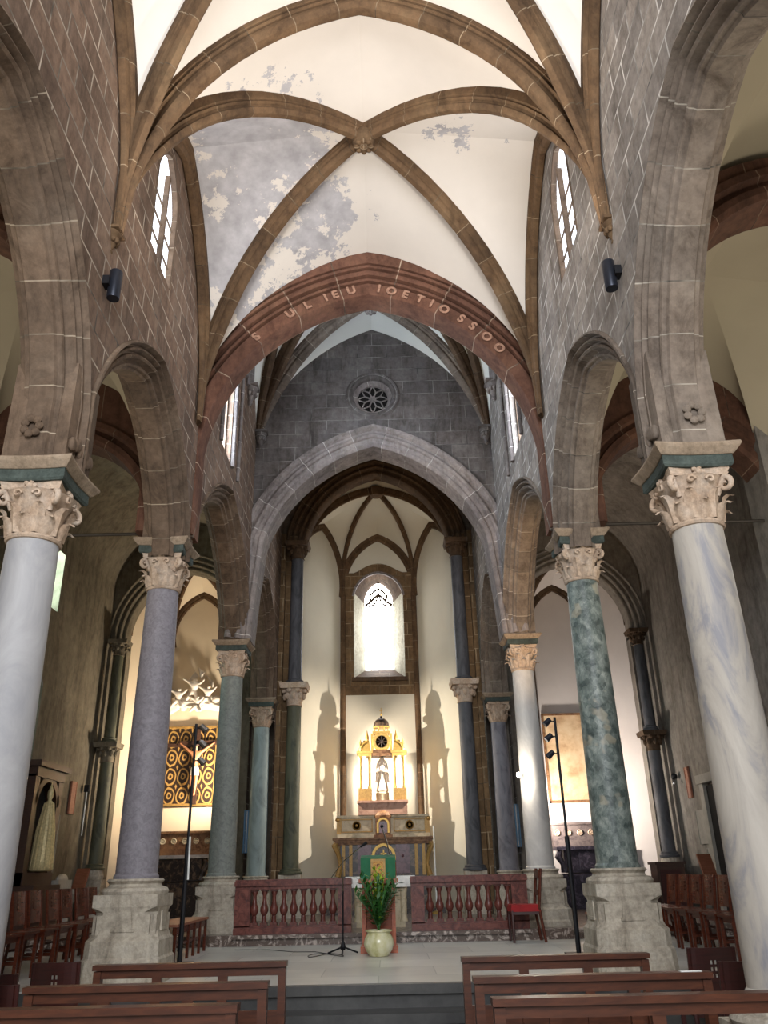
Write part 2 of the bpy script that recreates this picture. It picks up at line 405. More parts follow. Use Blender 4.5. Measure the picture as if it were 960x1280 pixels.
RIB = [(.06, .095), (-.04, .095), (-.055, .075), (-.075, .085), (-.095, .055), (-.12, .05), (-.14, .065), (-.17, .055), (-.20, .035), (-.205, 0), (-.20, -.035), (-.17, -.055), (-.14, -.065), (-.12, -.05), (-.095, -.055), (-.075, -.085), (-.055, -.075), (-.04, -.095), (.06, -.095)]
RIBS = [(a*.75, b*.7) for a, b in RIB]
def hcurve(pts2, P, Q):
    """map (h, z) with h measured from P towards Q horizontally"""
    P = Vector(P); Q = Vector(Q); d = (Q-P); d.z = 0; d.normalize()
    return [V(P.x+d.x*h, P.y+d.y*h, z) for h, z in pts2], V(-d.y, d.x, 0)
def ribcurve(corner, boss, a0=6, n=14):
    """curve corner -> boss"""
    c, b = Vector(corner), Vector(boss); h = math.hypot(c.x-b.x, c.y-b.y)
    pts = circ((0, b.z), (h, c.z), a0, n)
    P, B = hcurve(pts, b, c)
    return P[::-1], B
trim_n = [0]
def trim(mb, mat, what, smooth=True):
    trim_n[0] += 1
    return struct(mb, 'trim_%d' % trim_n[0], mat, smooth, label=what)

XI, XO = 2.33, 2.87
# ================================================================== ARCADES
Y0c, Y1c, Y2c, Y3c, Y4c = 2.1, 5.88, 9.57, 14.42, 18.18
Z1, Z2, Z4 = 4.62, 5.44, 5.14
def arcs():
    a01 = arch(3.99, 1.59, 5.15, 6.72, 12, 26, stilt=Z1, stilt2=Z1)
    a12 = arch(7.725, 1.55, 5.3, 6.68, 12, 26, stilt=Z1, stilt2=5.2)
    a23 = arch(12.0, 2.13, 5.44, 7.08, 12, 24)
    a34 = arch(16.3, 1.58, 5.44, 7.05, 12, stilt2=Z4)
    return [a01, a12, a23, a34]
ARC = arcs(); CEN = [3.99, 7.725, 12.0, 16.3]
OFF = .29
def offset(pts, d, cen):
    out = []
    n = len(pts)
    for i, p in enumerate(pts):
        a = pts[max(i-1, 0)]; b = pts[min(i+1, n-1)]
        t = Vector((b[0]-a[0], b[1]-a[1])).normalized(); nn = Vector((-t.y, t.x))
        if i == 0 or i == n-1: nn = Vector((-1 if p[0] < cen else 1, 0))
        out.append((p[0]+nn.x*d, p[1]+nn.y*d))
    return out
APROF = [(OFF, 0), (OFF, .015), (.283, -.03), (.262, -.035), (.25, .0), (.24, .05), (.225, .055), (.215, .015), (.195, .01), (.182, .04), (.175, .085), (.16, .09), (.15, .05), (.13, .04), (.112, .06), (.105, .12), (.09, .14), (.07, .13), (.055, .11), (.035, .12), (.025, .155), (.0, .17), (0, .37), (.04, .39), (.05, .43), (.10, .45), (.13, .50), (.17, .50), (OFF, .54)]
def nave_wall(sg, name, mat, matm):
    mb = MB()
    ex = [offset(a, OFF, c) for a, c in zip(ARC, CEN)]
    base = []; edges = []
    prev = 1.0
    for e in ex:
        e0, e1 = e[0][0], e[-1][0]
        # enforce monotonic h
        base.append((prev, e0, lambda t: 4.62 if t < 7 else 5.3)); base.append((e0, e1, (lambda e: (lambda t: interp(e, t)))(e)))
        prev = e1
    base.append((prev, 19.0, lambda t: 1.4))
    ext = [p[0] for e in ex for p in e]
    yw, hw = 7.27, .45
    win = (yw-hw, yw+hw, lambda t: 7.95, lambda t: interp(arch(yw, hw, 9.1, 9.65, 25), t))
    wa = (10.95, 11.75, lambda t: 7.75, lambda t: interp(arch(11.35, .4, 9.9, 10.5, 25), t))
    wb = (12.15, 12.75, lambda t: 7.85, lambda t: interp(arch(12.45, .3, 9.6, 10.1, 25), t))
    holes = [win, wa]
    if sg > 0: holes = [win, wa]
    top = lambda t: 12.9
    for x in (XI, XO):
        wallface(mb, lambda t, z, x=x: V(sg*x, t, z), 1.0, 19.0, base, top, holes, .5, ext)
    for h in holes:
        n = 12; ts = [h[0]+(h[1]-h[0])*i/n for i in range(n+1)]
        loop = [(t, h[2](t)) for t in ts] + [(t, h[3](t)) for t in ts[::-1]]
        for a, b in zip(loop, loop[1:]+loop[:1]):
            if abs(a[0]-b[0])+abs(a[1]-b[1]) > 1e-4:
                mb.face([V(sg*XI, a[0], a[1]), V(sg*XI, b[0], b[1]), V(sg*XO, b[0], b[1]), V(sg*XO, a[0], a[1])])
    # top and ends
    mb.box((sg*2.6, 10, 12.95), (.54, 18, .1))
    mb.box((sg*2.6, 1.0, 8.8), (.54, .1, 8.3))
    struct(mb, name, mat)
    for a, c in zip(ARC, CEN):
        m2 = MB()
        path = [V(sg*XI, p[0], p[1]) for p in a]
        prof = [(n_, b_) for n_, b_ in APROF]
        m2.sweep(path if sg > 0 else path, [(n_, b_) for n_, b_ in prof], (1, 0, 0) if sg > 0 else (-1, 0, 0), closed=False)
        trim(m2, matm, 'moulded stone arcade arch between two columns')
    return holes
# sweep orientation: B x t must point outward. for B=+X and path left->right in +Y: B x t = X x Y = +Z at apex: good (sg>0).
# for sg<0 B=-X gives -Z, so reverse the path
_old = MB.sweep
def nave_all():
    for sg, nm, mt, mm in ((-1, 'wall_left', 'st_brown', 'st_mould'), (1, 'wall_right', 'st_grey', 'st_mould_r')):
        if sg < 0:
            for i in range(4): ARC[i] = ARC[i][::-1]
            # wall faces need ascending order; interp handles both, offset handles sign through tangent
            for i in range(4): ARC[i] = ARC[i][::-1]
        nave_wall(sg, nm, mt, mm)
def sweep_dir(s, path, prof, B, **k):
    path = [Vector(p) for p in path]; B = Vector(B)
    mid = len(path)//2; t = (path[mid+1]-path[mid-1])
    if B.cross(t).z < 0: path = path[::-1]
    return _old(s, path, prof, B, **k)
MB.sweep = sweep_dir
nave_all()

# wall shafts + corbels carrying the ribs
def corbel(x, y, z, s, label, group=None, shaft=None, mat='st_mould'):
    t = thing('rib_corbel', label, 'corbel', (x, y, z), 0, group)
    sg = 1 if x > 0 else -1
    m = MB(); m.lathe([(.02*s, -.34*s), (.05*s, -.30*s), (.035*s, -.26*s), (.07*s, -.18*s), (.11*s, -.08*s), (.10*s, -.05*s), (.14*s, 0), (.14*s, .04*s), (.0, .04*s)], (0, 0, 0), 12)
    for k in range(6):
        a = PI*k/5+ (PI/2 if sg > 0 else -PI/2); m.sphere((.1*s*math.cos(a), .1*s*math.sin(a), -.11*s), .035*s, 8, (1, 1, 1.5))
    m.build('carved_leaves', mat, t, True)
    m = MB(); m.box((0, 0, .055*s), (.3*s, .3*s, .05*s)); m.build('abacus', mat, t)
    if shaft:
        m = MB()
        for dx, dy, r in ((0, 0, .06), (-sg*-.0, .07, .035), (0, -.07, .035)): m.tube([(dx, dy, .07), (dx, dy, shaft)], r*s, 8)
        m.build('wall_shaft', mat, t, True)
    return t
G1 = 'rib corbels of the nave vault'
corbel(-XI-.02, 5.88, 7.1, .65, 'carved corbel and thin shaft on brown left wall, above dark cylinder lamp', 'corbels under the nave vault ribs', 1.2, 'st_rib')
corbel(XI+.02, 5.88, 7.1, .65, 'carved corbel and thin shaft on grey right wall, above dark cylinder lamp', 'corbels under the nave vault ribs', 1.2, 'st_rib')

# ================================================================== NAVE VAULT
def vaultbay(name, ya, yb, zc, zta, ztb, zf, zboss, web, rib, sk=RIB, crown=True, ybo=None):
    yc = ybo if ybo else (ya+yb)/2; x = XI
    boss = V(0, yc, zboss); W = MB()
    cor = {(s, e): V(s*x, ya if e == 0 else yb, zc) for s in (-1, 1) for e in (0, 1)}
    dia = {k: ribcurve(v, boss, 4)[0] for k, v in cor.items()}
    for e, y, zt in ((0, ya, zta), (1, yb, ztb)):
        for s in (-1, 1):
            half = [V(p[0], y, p[1]) for p in circ((0, zt), (s*x, zc), 13)][::-1]
            ruled(W, half, dia[(s, e)])
    for s in (-1, 1):
        for e in (0, 1):
            y = ya if e == 0 else yb
            half = [V(s*(x-.0), p[0], p[1]) for p in circ((yc, zf), (y, zc), 20)][::-1]
            ruled(W, half, dia[(s, e)])
    struct(W, name, web, True)
    if rib:
        tp = lambda p: .38 + .62*min(1, max(0, (p.z-zc+.6)/1.5))
        for k, v in cor.items():
            P, B = ribcurve(v+V(0, 0, -.02), boss+V(0, 0, -.02), 4); m = MB(); m.sweep([v+V(0, 0, -.62)]+P, sk, B, taper=tp); trim(m, rib, 'diagonal stone rib')
        for s in (-1, 1):
            m = MB(); P = [V(s*(x-.05), p[0], p[1]) for p in arch(yc, (yb-ya)/2-.02, zc, zf-.03, 20)]
            P = [P[0]+V(0, 0, -.62)]+P+[P[-1]+V(0, 0, -.62)]
            m.sweep(P, [(a*.9, b*.9) for a, b in sk], (1, 0, 0), taper=tp); trim(m, rib, 'wall rib along the nave wall')
    return boss
bossB = vaultbay('ceiling_nave', 5.88, 9.45, 7.75, 10.44, 10.02, 10.15, 10.42, 'web', 'st_rib', ybo=7.62)
bossA = vaultbay('ceiling_nave_near', 2.1, 5.88, 7.75, 10.44, 10.44, 10.15, 10.45, 'web', 'st_rib')
m = MB(); m.sweep([V(p[0], 5.88, p[1]) for p in arch(0, XI, 7.75, 10.44, 13, 14, 7.13, 7.13)], [(a*1.1, b*1.3) for a, b in RIB], (0, -1, 0), taper=lambda p: .38+.62*min(1, max(0, (p.z-7.15)/1.5))); trim(m, 'st_rib', 'transverse rib')
def bossobj(p, r, mat, label):
    t = thing('vault_boss', label, 'boss', p)
    m = MB(); m.lathe([(r*.3, -.16), (r*.7, -.15), (r, -.08), (r, .03), (r*.7, .1)], (0, 0, 0), 16); m.build('boss_disc', mat, t, True)
    m = MB()
    for k in range(8): m.sphere((r*.6*math.cos(k*PI/4), r*.6*math.sin(k*PI/4), -.15), r*.25, 8, (1, 1, .6))
    m.sphere((0, 0, -.17), r*.3, 8, (1, 1, .6)); m.build('carved_rosette', mat, t, True)
bossobj(bossB+V(0, 0, -.14), .15, 'st_rib', 'round carved keystone where four brown ribs cross in the nave vault')

# red transverse arch with painted letters
m = MB()
ra = arch(0, 2.30, 6.9, 9.33, 10, 22, 5.6, 5.6)
RP = [(0, .32), (0, 0), (.015, -.03), (.20, -.04), (.205, .01), (.23, .015), (.24, -.06), (.265, -.075), (.285, -.06), (.29, .0), (.31, .0), (.325, -.09), (.36, -.11), (.395, -.10), (.40, -.03), (.42, -.03), (.43, -.12), (.46, -.135), (.475, -.12), (.48, -.06), (.495, -.06), (.505, -.13), (.60, -.16), (.66, -.17), (.70, -.14), (.70, .32)]
m.sweep([V(p[0], 9.6, p[1]) for p in ra], RP, (0, 1, 0)); trim(m, 'st_red', 'broad red stone transverse arch before the choir')
# keystone joint line + letters
def letter(ch, h, ang_deg, R_path, size, parent):
    cu = bpy.data.curves.new('letter_curve', 'FONT'); cu.body = ch; cu.size = size; cu.extrude = .004; cu.offset = .008; cu.align_x = 'CENTER'; cu.align_y = 'CENTER'
    ob = bpy.data.objects.new('tmp', cu); C.objects.link(ob)
    dg = bpy.context.evaluated_depsgraph_get(); me = bpy.data.meshes.new_from_object(ob.evaluated_get(dg))
    bpy.data.objects.remove(ob); me.materials.clear(); me.materials.append(M['faded']); return me
inner = [p for p in ra if p[1] > 6.9]
def on_arch(s):  # s = signed arc length from apex along intrados
    half = [p for p in inner if (p[0] >= 0 if s >= 0 else p[0] <= 0)]
    half.sort(key=lambda p: abs(p[0])); L = 0; s_ = abs(s)
    for a, b in zip(half, half[1:]):
        d = math.hypot(b[0]-a[0], b[1]-a[1])
        if L+d >= s_:
            k = (s_-L)/d; p = (a[0]+(b[0]-a[0])*k, a[1]+(b[1]-a[1])*k)
            t = Vector((b[0]-a[0], b[1]-a[1])).normalized()
            if s < 0: t = -t
            return p, t
        L += d
    return half[-1], Vector((1, 0))
ins = thing('painted_inscription', 'faded pale capital letters painted along the inner band of the red stone arch', 'inscription', (0, 9.545, 0))
for s_, ch in ((-1.75, 'S'), (-1.15, 'U'), (-.88, 'L'), (-.60, 'I'), (-.46, 'E'), (-.22, 'U'), (.14, 'I'), (.32, 'O'), (.52, 'E'), (.74, 'T'), (.92, 'I'), (1.12, 'O'), (1.4, 'S'), (1.6, 'S'), (1.85, 'O'), (2.1, 'O')):
    p, t = on_arch(s_); nn = Vector((-t.y, t.x)); 
    if nn.y < 0: nn = -nn
    me = letter(ch, 0, 0, 0, .185, ins); o = bpy.data.objects.new('painted_letter', me); C.objects.link(o); o.parent = ins
    a = math.atan2(t.y, t.x)
    o.matrix_local = Matrix.Translation((p[0]+nn.x*.12, 0, p[1]+nn.y*.12)) @ Matrix.Rotation(-a, 4, 'Y') @ Matrix.Rotation(PI/2, 4, 'X')

# ================================================================== CHOIR
zq = 9.55
rw = arch(0, XI, zq, 12.1, 20, 18)
chan = arch(0, 2.10, 7.35, 9.30, 14, 20); chan = [(-2.27, 5.44), (-2.2, 6.4)] + chan + [(2.2, 6.4), (2.27, 5.44)]
mb = MB()
chx = offset(chan, .45, 0)
ro = .40; rz = 10.46
def chz(t):
    pts = [p for p in chx if True]; return max(5.4, interp([p for p in chx if abs(p[0]) <= 2.4], t))
base = [(-XI, XI, chz)]
for y in (14.13, 14.7):
    wallface(mb, lambda t, z, y=y: V(t, y, z), -XI, XI, base, lambda t: 12.9, [(-ro, ro, lambda t: rz-math.sqrt(max(0, ro*ro-t*t)), lambda t: rz+math.sqrt(max(0, ro*ro-t*t)))], .25, [p[0] for p in chx])
struct(mb, 'wall_rose', 'st_dark')
m = MB()
CP = [(0, .57), (0, .02), (.015, 0), (.05, -.03), (.08, -.03), (.10, .0), (.17, -.01), (.19, -.05), (.235, -.07), (.27, -.05), (.29, -.02), (.33, -.02), (.35, -.06), (.39, -.09), (.44, -.08), (.46, -.03), (.46, .57)]
m.sweep([V(p[0], 14.13, p[1]) for p in chan], CP, (0, 1, 0)); trim(m, 'st_lgrey', 'grey moulded chancel arch')
# rose
t = thing('rose_window', 'small round blind rose with pointed petal tracery in the dark wall above the chancel arch', 'rose window', (0, 14.13, rz))
m = MB(); AX = Matrix.Rotation(PI/2, 4, 'X')
m.lathe([(.40, -.18), (.40, 0), (.42, .03), (.45, .05), (.47, .03), (.49, .03), (.52, .05), (.545, .02), (.56, 0), (.56, -.05)], (0, 0, 0), 48, AX, cap=False); m.build('round_moulding', 'st_dark', t, True)
m = MB(); m.lathe([(.0, -.175), (.41, -.175), (.41, -.2), (0, -.2)], (0, 0, 0), 40, AX); m.build('recessed_ground', 'void', t)
m = MB(); m.lathe([(.31, -.17), (.31, -.12), (.33, -.10), (.41, -.06), (.41, -.17)], (0, 0, 0), 40, AX, cap=False)
for k in range(8):
    a = k*PI/4; R = Matrix.Rotation(-a, 4, 'Y')
    def P(u, v): return R @ V(v, .14, u)
    for sx in (-1, 1): m.tube([P(.04, 0), P(.12, sx*.055), P(.18, sx*.06), P(.26, sx*.03), P(.31, 0)], .014, 6)
m.lathe([(0, -.16), (.045, -.16), (.045, -.11), (0, -.10)], (0, 0, 0), 12, AX)
m.build('tracery', 'st_lgrey', t, True)

# choir star vault
W = MB(); ya, yb = 9.92, 14.13; yc = 12.0; Cb = V(0, yc, 12.55)
for e, y, sy in ((0, ya, -1), (1, yb, 1)):
    P1 = V(0, yc+sy*1.25, 12.25)
    for s in (-1, 1):
        cr = V(s*XI, y, zq)
        r1 = ribcurve(cr, P1, 14)[0]; r2 = ribcurve(cr, Cb, 8)[0]
        Q1 = V(s*1.25, yc, 12.2); r3 = ribcurve(cr, Q1, 14)[0]
        h1 = [V(p[0], y, p[1]) for p in circ((0, 12.1 if e else 12.1), (s*XI, zq), 20)][::-1]
        h2 = [V(s*XI, p[0], p[1]) for p in circ((yc, 11.6), (y, zq), 20)][::-1]
        for A, B in ((h1, r1), (r1, r2), (r2, r3), (r3, h2)): ruled(W, A, B)
        for (c_, b_, a_) in ((cr, P1, 14), (cr, Cb, 8), (cr, Q1, 14)):
            PP, B_ = ribcurve(c_, b_, a_); m = MB(); kk = 1.45 if a_ == 14 and abs(b_.x) < .1 else 1.15; m.sweep(PP, [(q_[0]*1.1, q_[1]*kk) for q_ in RIB], B_, taper=lambda p: .45+.55*min(1, (p.z-zq)/1.2)); trim(m, 'st_mould_r' if a_ == 14 and abs(b_.x) < .1 else 'st_dkbrown', 'choir vault rib')  # all but the thick rib take darker stone, painting in their shadow
struct(W, 'ceiling_choir', 'web_c', True)
bossobj(V(0, yc+1.25, 12.05), .16, 'st_lgrey', 'grey carved keystone of the choir vault just beneath the red arch')
for s in (-1, 1):
    sd = 'left' if s < 0 else 'right'
    corbel(s*(XI-.1), 14.05, 9.55, .9, 'dark carved corbel at the %s end of the rose wall under grey ribs' % sd, 'corbels under the choir vault ribs', None, 'st_dark')
    corbel(s*(XI-.04), 13.03, 9.95, 1.0, 'carved corbel carrying clustered shafts on the %s choir wall' % sd, 'corbels under the choir vault ribs', 1.7, 'st_lgrey')
    m = MB()
    for k in range(5): m.tube([(s*(XI-.03), 11.9+k*.22, 9.9+.05*(k % 2)), (s*(XI-.03), 11.9+k*.22, 11.8)], .045, 8)
    trim(m, 'st_lgrey', 'clustered thin shafts on the choir wall')
    # window colonnettes
    m = MB()
    for yy, r in ((10.9, .04), (11.82, .05), (12.35, .035)): m.tube([(s*(XI-.02), yy, 7.7), (s*(XI-.02), yy, 9.75)], r, 8)
    trim(m, 'st_lgrey', 'thin colonnettes framing the choir window')

# windows: pane + bars
wn = [0]
def lancet(sg, yw, hw, z0, zs, zt, sky, bars, x=2.50):
    wn[0] += 1; root = bpy.data.objects.new('window_%d' % wn[0], None); C.objects.link(root); root['kind'] = 'structure'
    m = MB(); pts = arch(yw, hw, zs, zt, 25, 8)
    poly = [V(sg*x, yw-hw, z0)] + [V(sg*x, p[0], p[1]) for p in pts] + [V(sg*x, yw+hw, z0)]
    m.face(poly); m.build('pane', sky, root)
    m = MB()
    for k in range(bars[0]): yy = yw-hw+(k+1)*2*hw/(bars[0]+1); m.box((sg*(x-.05), yy, (z0+zs)/2+.1), (.06, .045, zs-z0+.2))
    for k in range(bars[1]): m.box((sg*(x-.03), yw, z0+(k+1)*(zs-z0)/(bars[1]+1)), (.02, 2*hw, .015))
    m.sweep([V(sg*(x-.05), yw-hw, z0)] + [V(sg*(x-.05), p[0], p[1]) for p in pts] + [V(sg*(x-.05), yw+hw, z0)], [(0, .03), (-.05, .03), (-.05, -.03), (0, -.03)], (1, 0, 0))
    m.build('window_frame', 'st_mould', root)
for sg in (-1, 1):
    lancet(sg, 7.27, .45, 7.95, 9.1, 9.65, 'sky_nave', (1, 3), 2.405)
    lancet(sg, 11.35, .40, 7.75, 9.9, 10.5, 'sky_choir', (1, 7))

# bay 4: vault between chancel arch and apse
W = MB()
b4 = arch(0, XI, 9.2, 12.2, 14, 16)
W.grid([[V(p[0], y, p[1]) for p in b4] for y in (14.7, 16.6, 18.7)]); struct(W, 'ceiling_sanctuary', 'st_barrel', True)
# end wall at y=18.6 with apse arch
ap = arch(0, 1.78, 8.95, 10.98, 12, 20, 1.6, 1.6)
mb = MB(); apx = offset(ap, .5, 0)
for y in (18.62, 19.1):
    wallface(mb, lambda t, z, y=y: V(t, y, z), -XI, XI, [(-XI, apx[0][0], lambda t: .75), (apx[0][0], apx[-1][0], lambda t: interp(apx, t)), (apx[-1][0], XI, lambda t: .75)], lambda t: 12.6, (), .25, [p[0] for p in apx])
struct(mb, 'wall_apse_front', 'st_barrel')
EP = [(.50, .48), (.50, -.0), (.49, -.06), (.45, -.08), (.42, -.06), (.41, .03), (.37, .05), (.35, -.01), (.31, -.02), (.28, .0), (.27, .09), (.24, .10), (.22, .05), (.18, .04), (.15, .07), (.14, .16), (.11, .17), (.09, .13), (.05, .14), (.02, .18), (0, .26), (0, .48)]
m = MB(); apa = [p for p in arch(0, 1.78, 8.95, 10.98, 12, 20)]
m.sweep([V(p[0], 18.62, p[1]) for p in apa], EP, (0, 1, 0)); trim(m, 'st_dkbrown', 'dark moulded arch of the apse')
for s in (-1, 1):
    m = MB(); m.box((s*2.15, 18.87, 5.0), (.36, .52, 8.5)); m.box((s*2.29, 18.55, 5.0), (.14, .2, 8.5)); trim(m, 'st_apsebrown', 'stone jamb pier beside the apse', False)

mb = MB()
for s in (-1, 1): mb.box((s*2.5, 19.25, 6.4), (1.05, .28, 11.6))
struct(mb, 'wall_apse_flank', 'st_barrel')
# ================================================================== COLUMNS
def leafmesh(m, a, r0, z0, h, w, curl, tilt=.06):
    """acanthus leaf against the bell"""
    ca, sa = math.cos(a), math.sin(a); rows = []
    for i in range(7):
        t = i/6; ww = w*(math.sin(PI*min(1, t*.85+.18)))**.7*(1-.15*(i % 2))
        rr = r0 + tilt*t + (curl*max(0, t-.65)/.35)**1.0*1; zz = z0+h*t - (curl*1.2*max(0, t-.8)/.2 if t > .8 else 0)
        row = []
        for j in (-1, -.5, 0, .5, 1):
            rad = rr + (.022 if j == 0 else (.008 if abs(j) == .5 else -.006)); x = j*ww
            row.append(V(rad*ca - x*sa, rad*sa + x*ca, zz))
        rows.append(row)
    m.grid(rows)
def capital(root, z0, h, rt, mat, half=.30):
    """z0 = neck; h = height of capital"""
    m = MB()
    bell = [(rt*.98, 0), (rt*1.0, h*.2), (rt*1.05, h*.45), (rt*1.15, h*.65), (rt*1.35, h*.80), (rt*1.45, h*.84), (rt*.9, h*.86)]
    m.lathe([(r, z0+z) for r, z in bell], (0, 0, 0), 24)
    for k in range(8):
        leafmesh(m, k*PI/4, rt*1.0, z0+.005, h*.42, rt*.36, .05)
        leafmesh(m, k*PI/4+PI/8, rt*1.03, z0+.01, h*.68, rt*.34, .06, .05)
    # small helices and rosette stalks
    for k in range(4):
        a = k*PI/2
        for s in (-1, 1):
            pts = []
            for i in range(12):
                th = i*.55; rr = .035*(1-i/14)
                u = s*(.075)+s*rr*math.cos(th)*-1; w_ = h*.74+rr*math.sin(th)
                pts.append(V(math.cos(a)*(rt*1.32)-math.sin(a)*u, math.sin(a)*(rt*1.32)+math.cos(a)*u, z0+w_))
            m.tube(pts, .012, 5)
    cap = m.build('capital', mat, root, True, 50)
    for k in range(4):
        a = PI/4+k*PI/2; m = MB(); R = half*1.22
        d = V(math.cos(a), math.sin(a), 0)
        stem = [d*(rt*1.1)+V(0, 0, z0+h*.5), d*(rt*1.3)+V(0, 0, z0+h*.68), d*(R*.86)+V(0, 0, z0+h*.83)]
        spi = []
        for i in range(16):
            th = PI/2 - i*.5; rr = .062*(1-i/18)
            spi.append(d*(R*.86+rr*math.cos(th)) + V(0, 0, z0+h*.83-.062+rr*math.sin(th)))
        m.tube(stem+spi, [.022]*3+[.026*(1-i/24) for i in range(16)], 8)
        m.build('volute', mat, cap, True, 60)
    # concave abacus
    m = MB(); ring = []
    for k in range(4):
        a0 = PI/4+k*PI/2; a1 = a0+PI/2; p0 = V(math.cos(a0), math.sin(a0), 0)*half*1.32; p1 = V(math.cos(a1), math.sin(a1), 0)*half*1.32
        mid = V(math.cos(a0+PI/4), math.sin(a0+PI/4), 0)
        for i in range(8):
            t = (i+.35)/8.7; ring.append(p0.lerp(p1, t) - mid*half*.16*math.sin(PI*t))
    za = z0+h*.86
    m.grid([[p*.93+V(0, 0, za) for p in ring], [p*.97+V(0, 0, za+h*.04) for p in ring], [p*.95+V(0, 0, za+h*.06) for p in ring], [p*1.0+V(0, 0, za+h*.12) for p in ring], [p*1.0+V(0, 0, z0+h) for p in ring]], close=True)
    for zz in (za, z0+h):
        m.face([p*(.93 if zz == za else 1)+V(0, 0, zz) for p in ring])
    ab = m.build('abacus', mat, cap)
    for k in range(4):
        a = k*PI/2; m = MB(); c = V(math.cos(a), math.sin(a), 0)*(half*.83)
        m.sphere(c+V(0, 0, za+h*.06), .032, 8)
        for j in range(5):
            b = j*2*PI/5; m.sphere(c+V(-math.sin(a)*.035*math.cos(b), math.cos(a)*.035*math.cos(b), za+h*.06+.04*math.sin(b)), .022, 6)
        m.build('rosette', mat, ab, True)
    return cap
def sqring(k, n=7, dent=.0):
    """square with concave sides, half-size k"""
    out = []
    for q in range(4):
        a = PI/2*q; R = Matrix.Rotation(a, 3, 'Z')
        for i in range(n):
            t = -1+2*i/n; out.append(R @ V(k, k*t, 0) - (R @ V(dent*k*(1-t*t), 0, 0)))
    return out
def impost(root, z0, h, half, fr='st_frieze', top='st_impost', dent=.07):
    def stack(lv, name, mat):
        m = MB(); rings = [[p+V(0, 0, z) for p in sqring(k, dent=dent)] for k, z in lv]
        m.grid(rings, close=True); m.face(rings[0]); m.face(rings[-1]); return m.build(name, mat, root, False)
    stack([(half*.90, z0), (half*.95, z0+h*.1), (half*.94, z0+h*.5)], 'impost_frieze', fr)
    stack([(half*.98, z0+h*.5), (half*1.02, z0+h*.56), (half*1.14, z0+h*.78), (half*1.17, z0+h*.86), (half*1.15, z0+h*.97), (half*.98, z0+h)], 'impost_cornice', top)
def column(name, label, x, y, zfloor, zbase, zneck, zcap, zimp, mat, rb=.222, rt=.188, ped=True, capmat='st_cap', half=.27, pedw=.335, imp=.29):
    t = thing(name, label, 'column', (x, y, zfloor)); z = lambda q: q-zfloor
    # shaft with entasis
    m = MB(); pr = []
    for i in range(13):
        k = i/12; pr.append((rb+(rt-rb)*(k**1.4), z(zbase)+(zneck-zbase)*k))
    pr = [(rb*1.08, z(zbase)), (rb*1.08, z(zbase)+.025), (rb*1.0, z(zbase)+.05)] + pr[1:-1] + [(rt, z(zneck)-.03), (rt, z(zneck))]
    m.lathe(pr, (0, 0, 0), 36); m.build('shaft', mat, t, True)
    m = MB(); m.lathe([(rt*.98, -.035), (rt*1.07, -.03), (rt*1.12, -.012), (rt*1.07, .008), (rt*.98, .012)], (0, 0, z(zneck)), 32); m.build('neck_ring', capmat, t, True)
    capital(t, z(zneck), zcap-zneck, rt, capmat, half)
    impost(t, z(zcap), zimp-zcap, imp)
    m = MB(); b0 = z(zbase)-.15
    m.lathe([(rb*1.55, b0), (rb*1.60, b0+.03), (rb*1.52, b0+.06), (rb*1.28, b0+.075), (rb*1.22, b0+.1), (rb*1.28, b0+.115), (rb*1.36, b0+.13), (rb*1.28, b0+.15), (rb*.9, b0+.15)], (0, 0, 0), 36); m.build('base', 'st_ped', t, True)
    if ped:
        w = pedw; H = b0; m = MB()
        def ring(k, ch):
            o = []
            for q in range(4):
                R = Matrix.Rotation(PI/2*q, 3, 'Z'); o += [R @ V(k, -k+ch, 0), R @ V(k, k-ch, 0)]
            return o
        lv = [(w*1.20, .06, 0), (w*1.18, .07, H*.27), (w*1.13, .08, H*.30), (w*1.12, .08, H*.48), (w*1.05, .10, H*.52), (w*.98, .11, H*.60), (w*.96, .11, H*.80), (w*.98, .05, H*.84), (w, .01, H*.86), (w, .01, H)]
        if H < .75: lv = [(w*1.1, .01, 0), (w*1.1, .01, H*.3), (w*.95, .06, H*.4), (w*.93, .06, H*.75), (w, .01, H*.85), (w, .01, H)]
        rings = [[p+V(0, 0, zz) for p in ring(k, ch)] for k, ch, zz in lv]
        m.grid(rings, close=True); m.face(rings[0]); m.face(rings[-1]); pd = m.build('pedestal', 'st_ped', t)
        if H > .75:
            for q in range(4):
                R = Matrix.Rotation(PI/2*q, 4, 'Z'); m = MB()
                m.box(R @ V(w*.955, 0, H*.70), (.035, .2, .17), PI/2*q, .8); m.box(R @ V(w*.965, 0, H*.60), (.05, .24, .03), PI/2*q)
                for u in (-.66, .66): m.box(R @ V(w*.93, w*u, H*.66), (.03, .1, .18), PI/2*q)
                m.build('carved_panel', 'st_ped', pd)
    return t
PF, SF = .61, .76
column('stone_column', 'pale grey column in the left foreground, cut by the photo edge', -2.6, Y1c, 0, .83, 4.01, 4.43, Z1, 'sh_l1', .225, .19)
column('stone_column', 'violet grey granite column on the left, tall carved pedestal beside the pews', -2.6, Y2c, PF, 1.58, 4.84, 5.25, Z2, 'sh_l2')
column('stone_column', 'dark grey granite column at the left end of the red balustrade', -2.6, Y3c, PF, 1.58, 4.84, 5.25, Z2, 'sh_l3')
column('stone_column', 'blue grey column standing behind the left balustrade beside the apse', -2.6, Y4c, SF, 1.56, 4.56, 4.95, Z4, 'sh_l4', .20, .17, imp=.29)
column('stone_column', 'white veined marble column in the right foreground, leaning out of the picture', 2.6, Y1c, 0, .83, 4.01, 4.43, Z1, 'sh_r1', .225, .19)
column('stone_column', 'mottled green breccia column on the right on a tall pale pedestal', 2.6, Y2c, PF, 1.58, 4.84, 5.25, Z2, 'sh_r2')
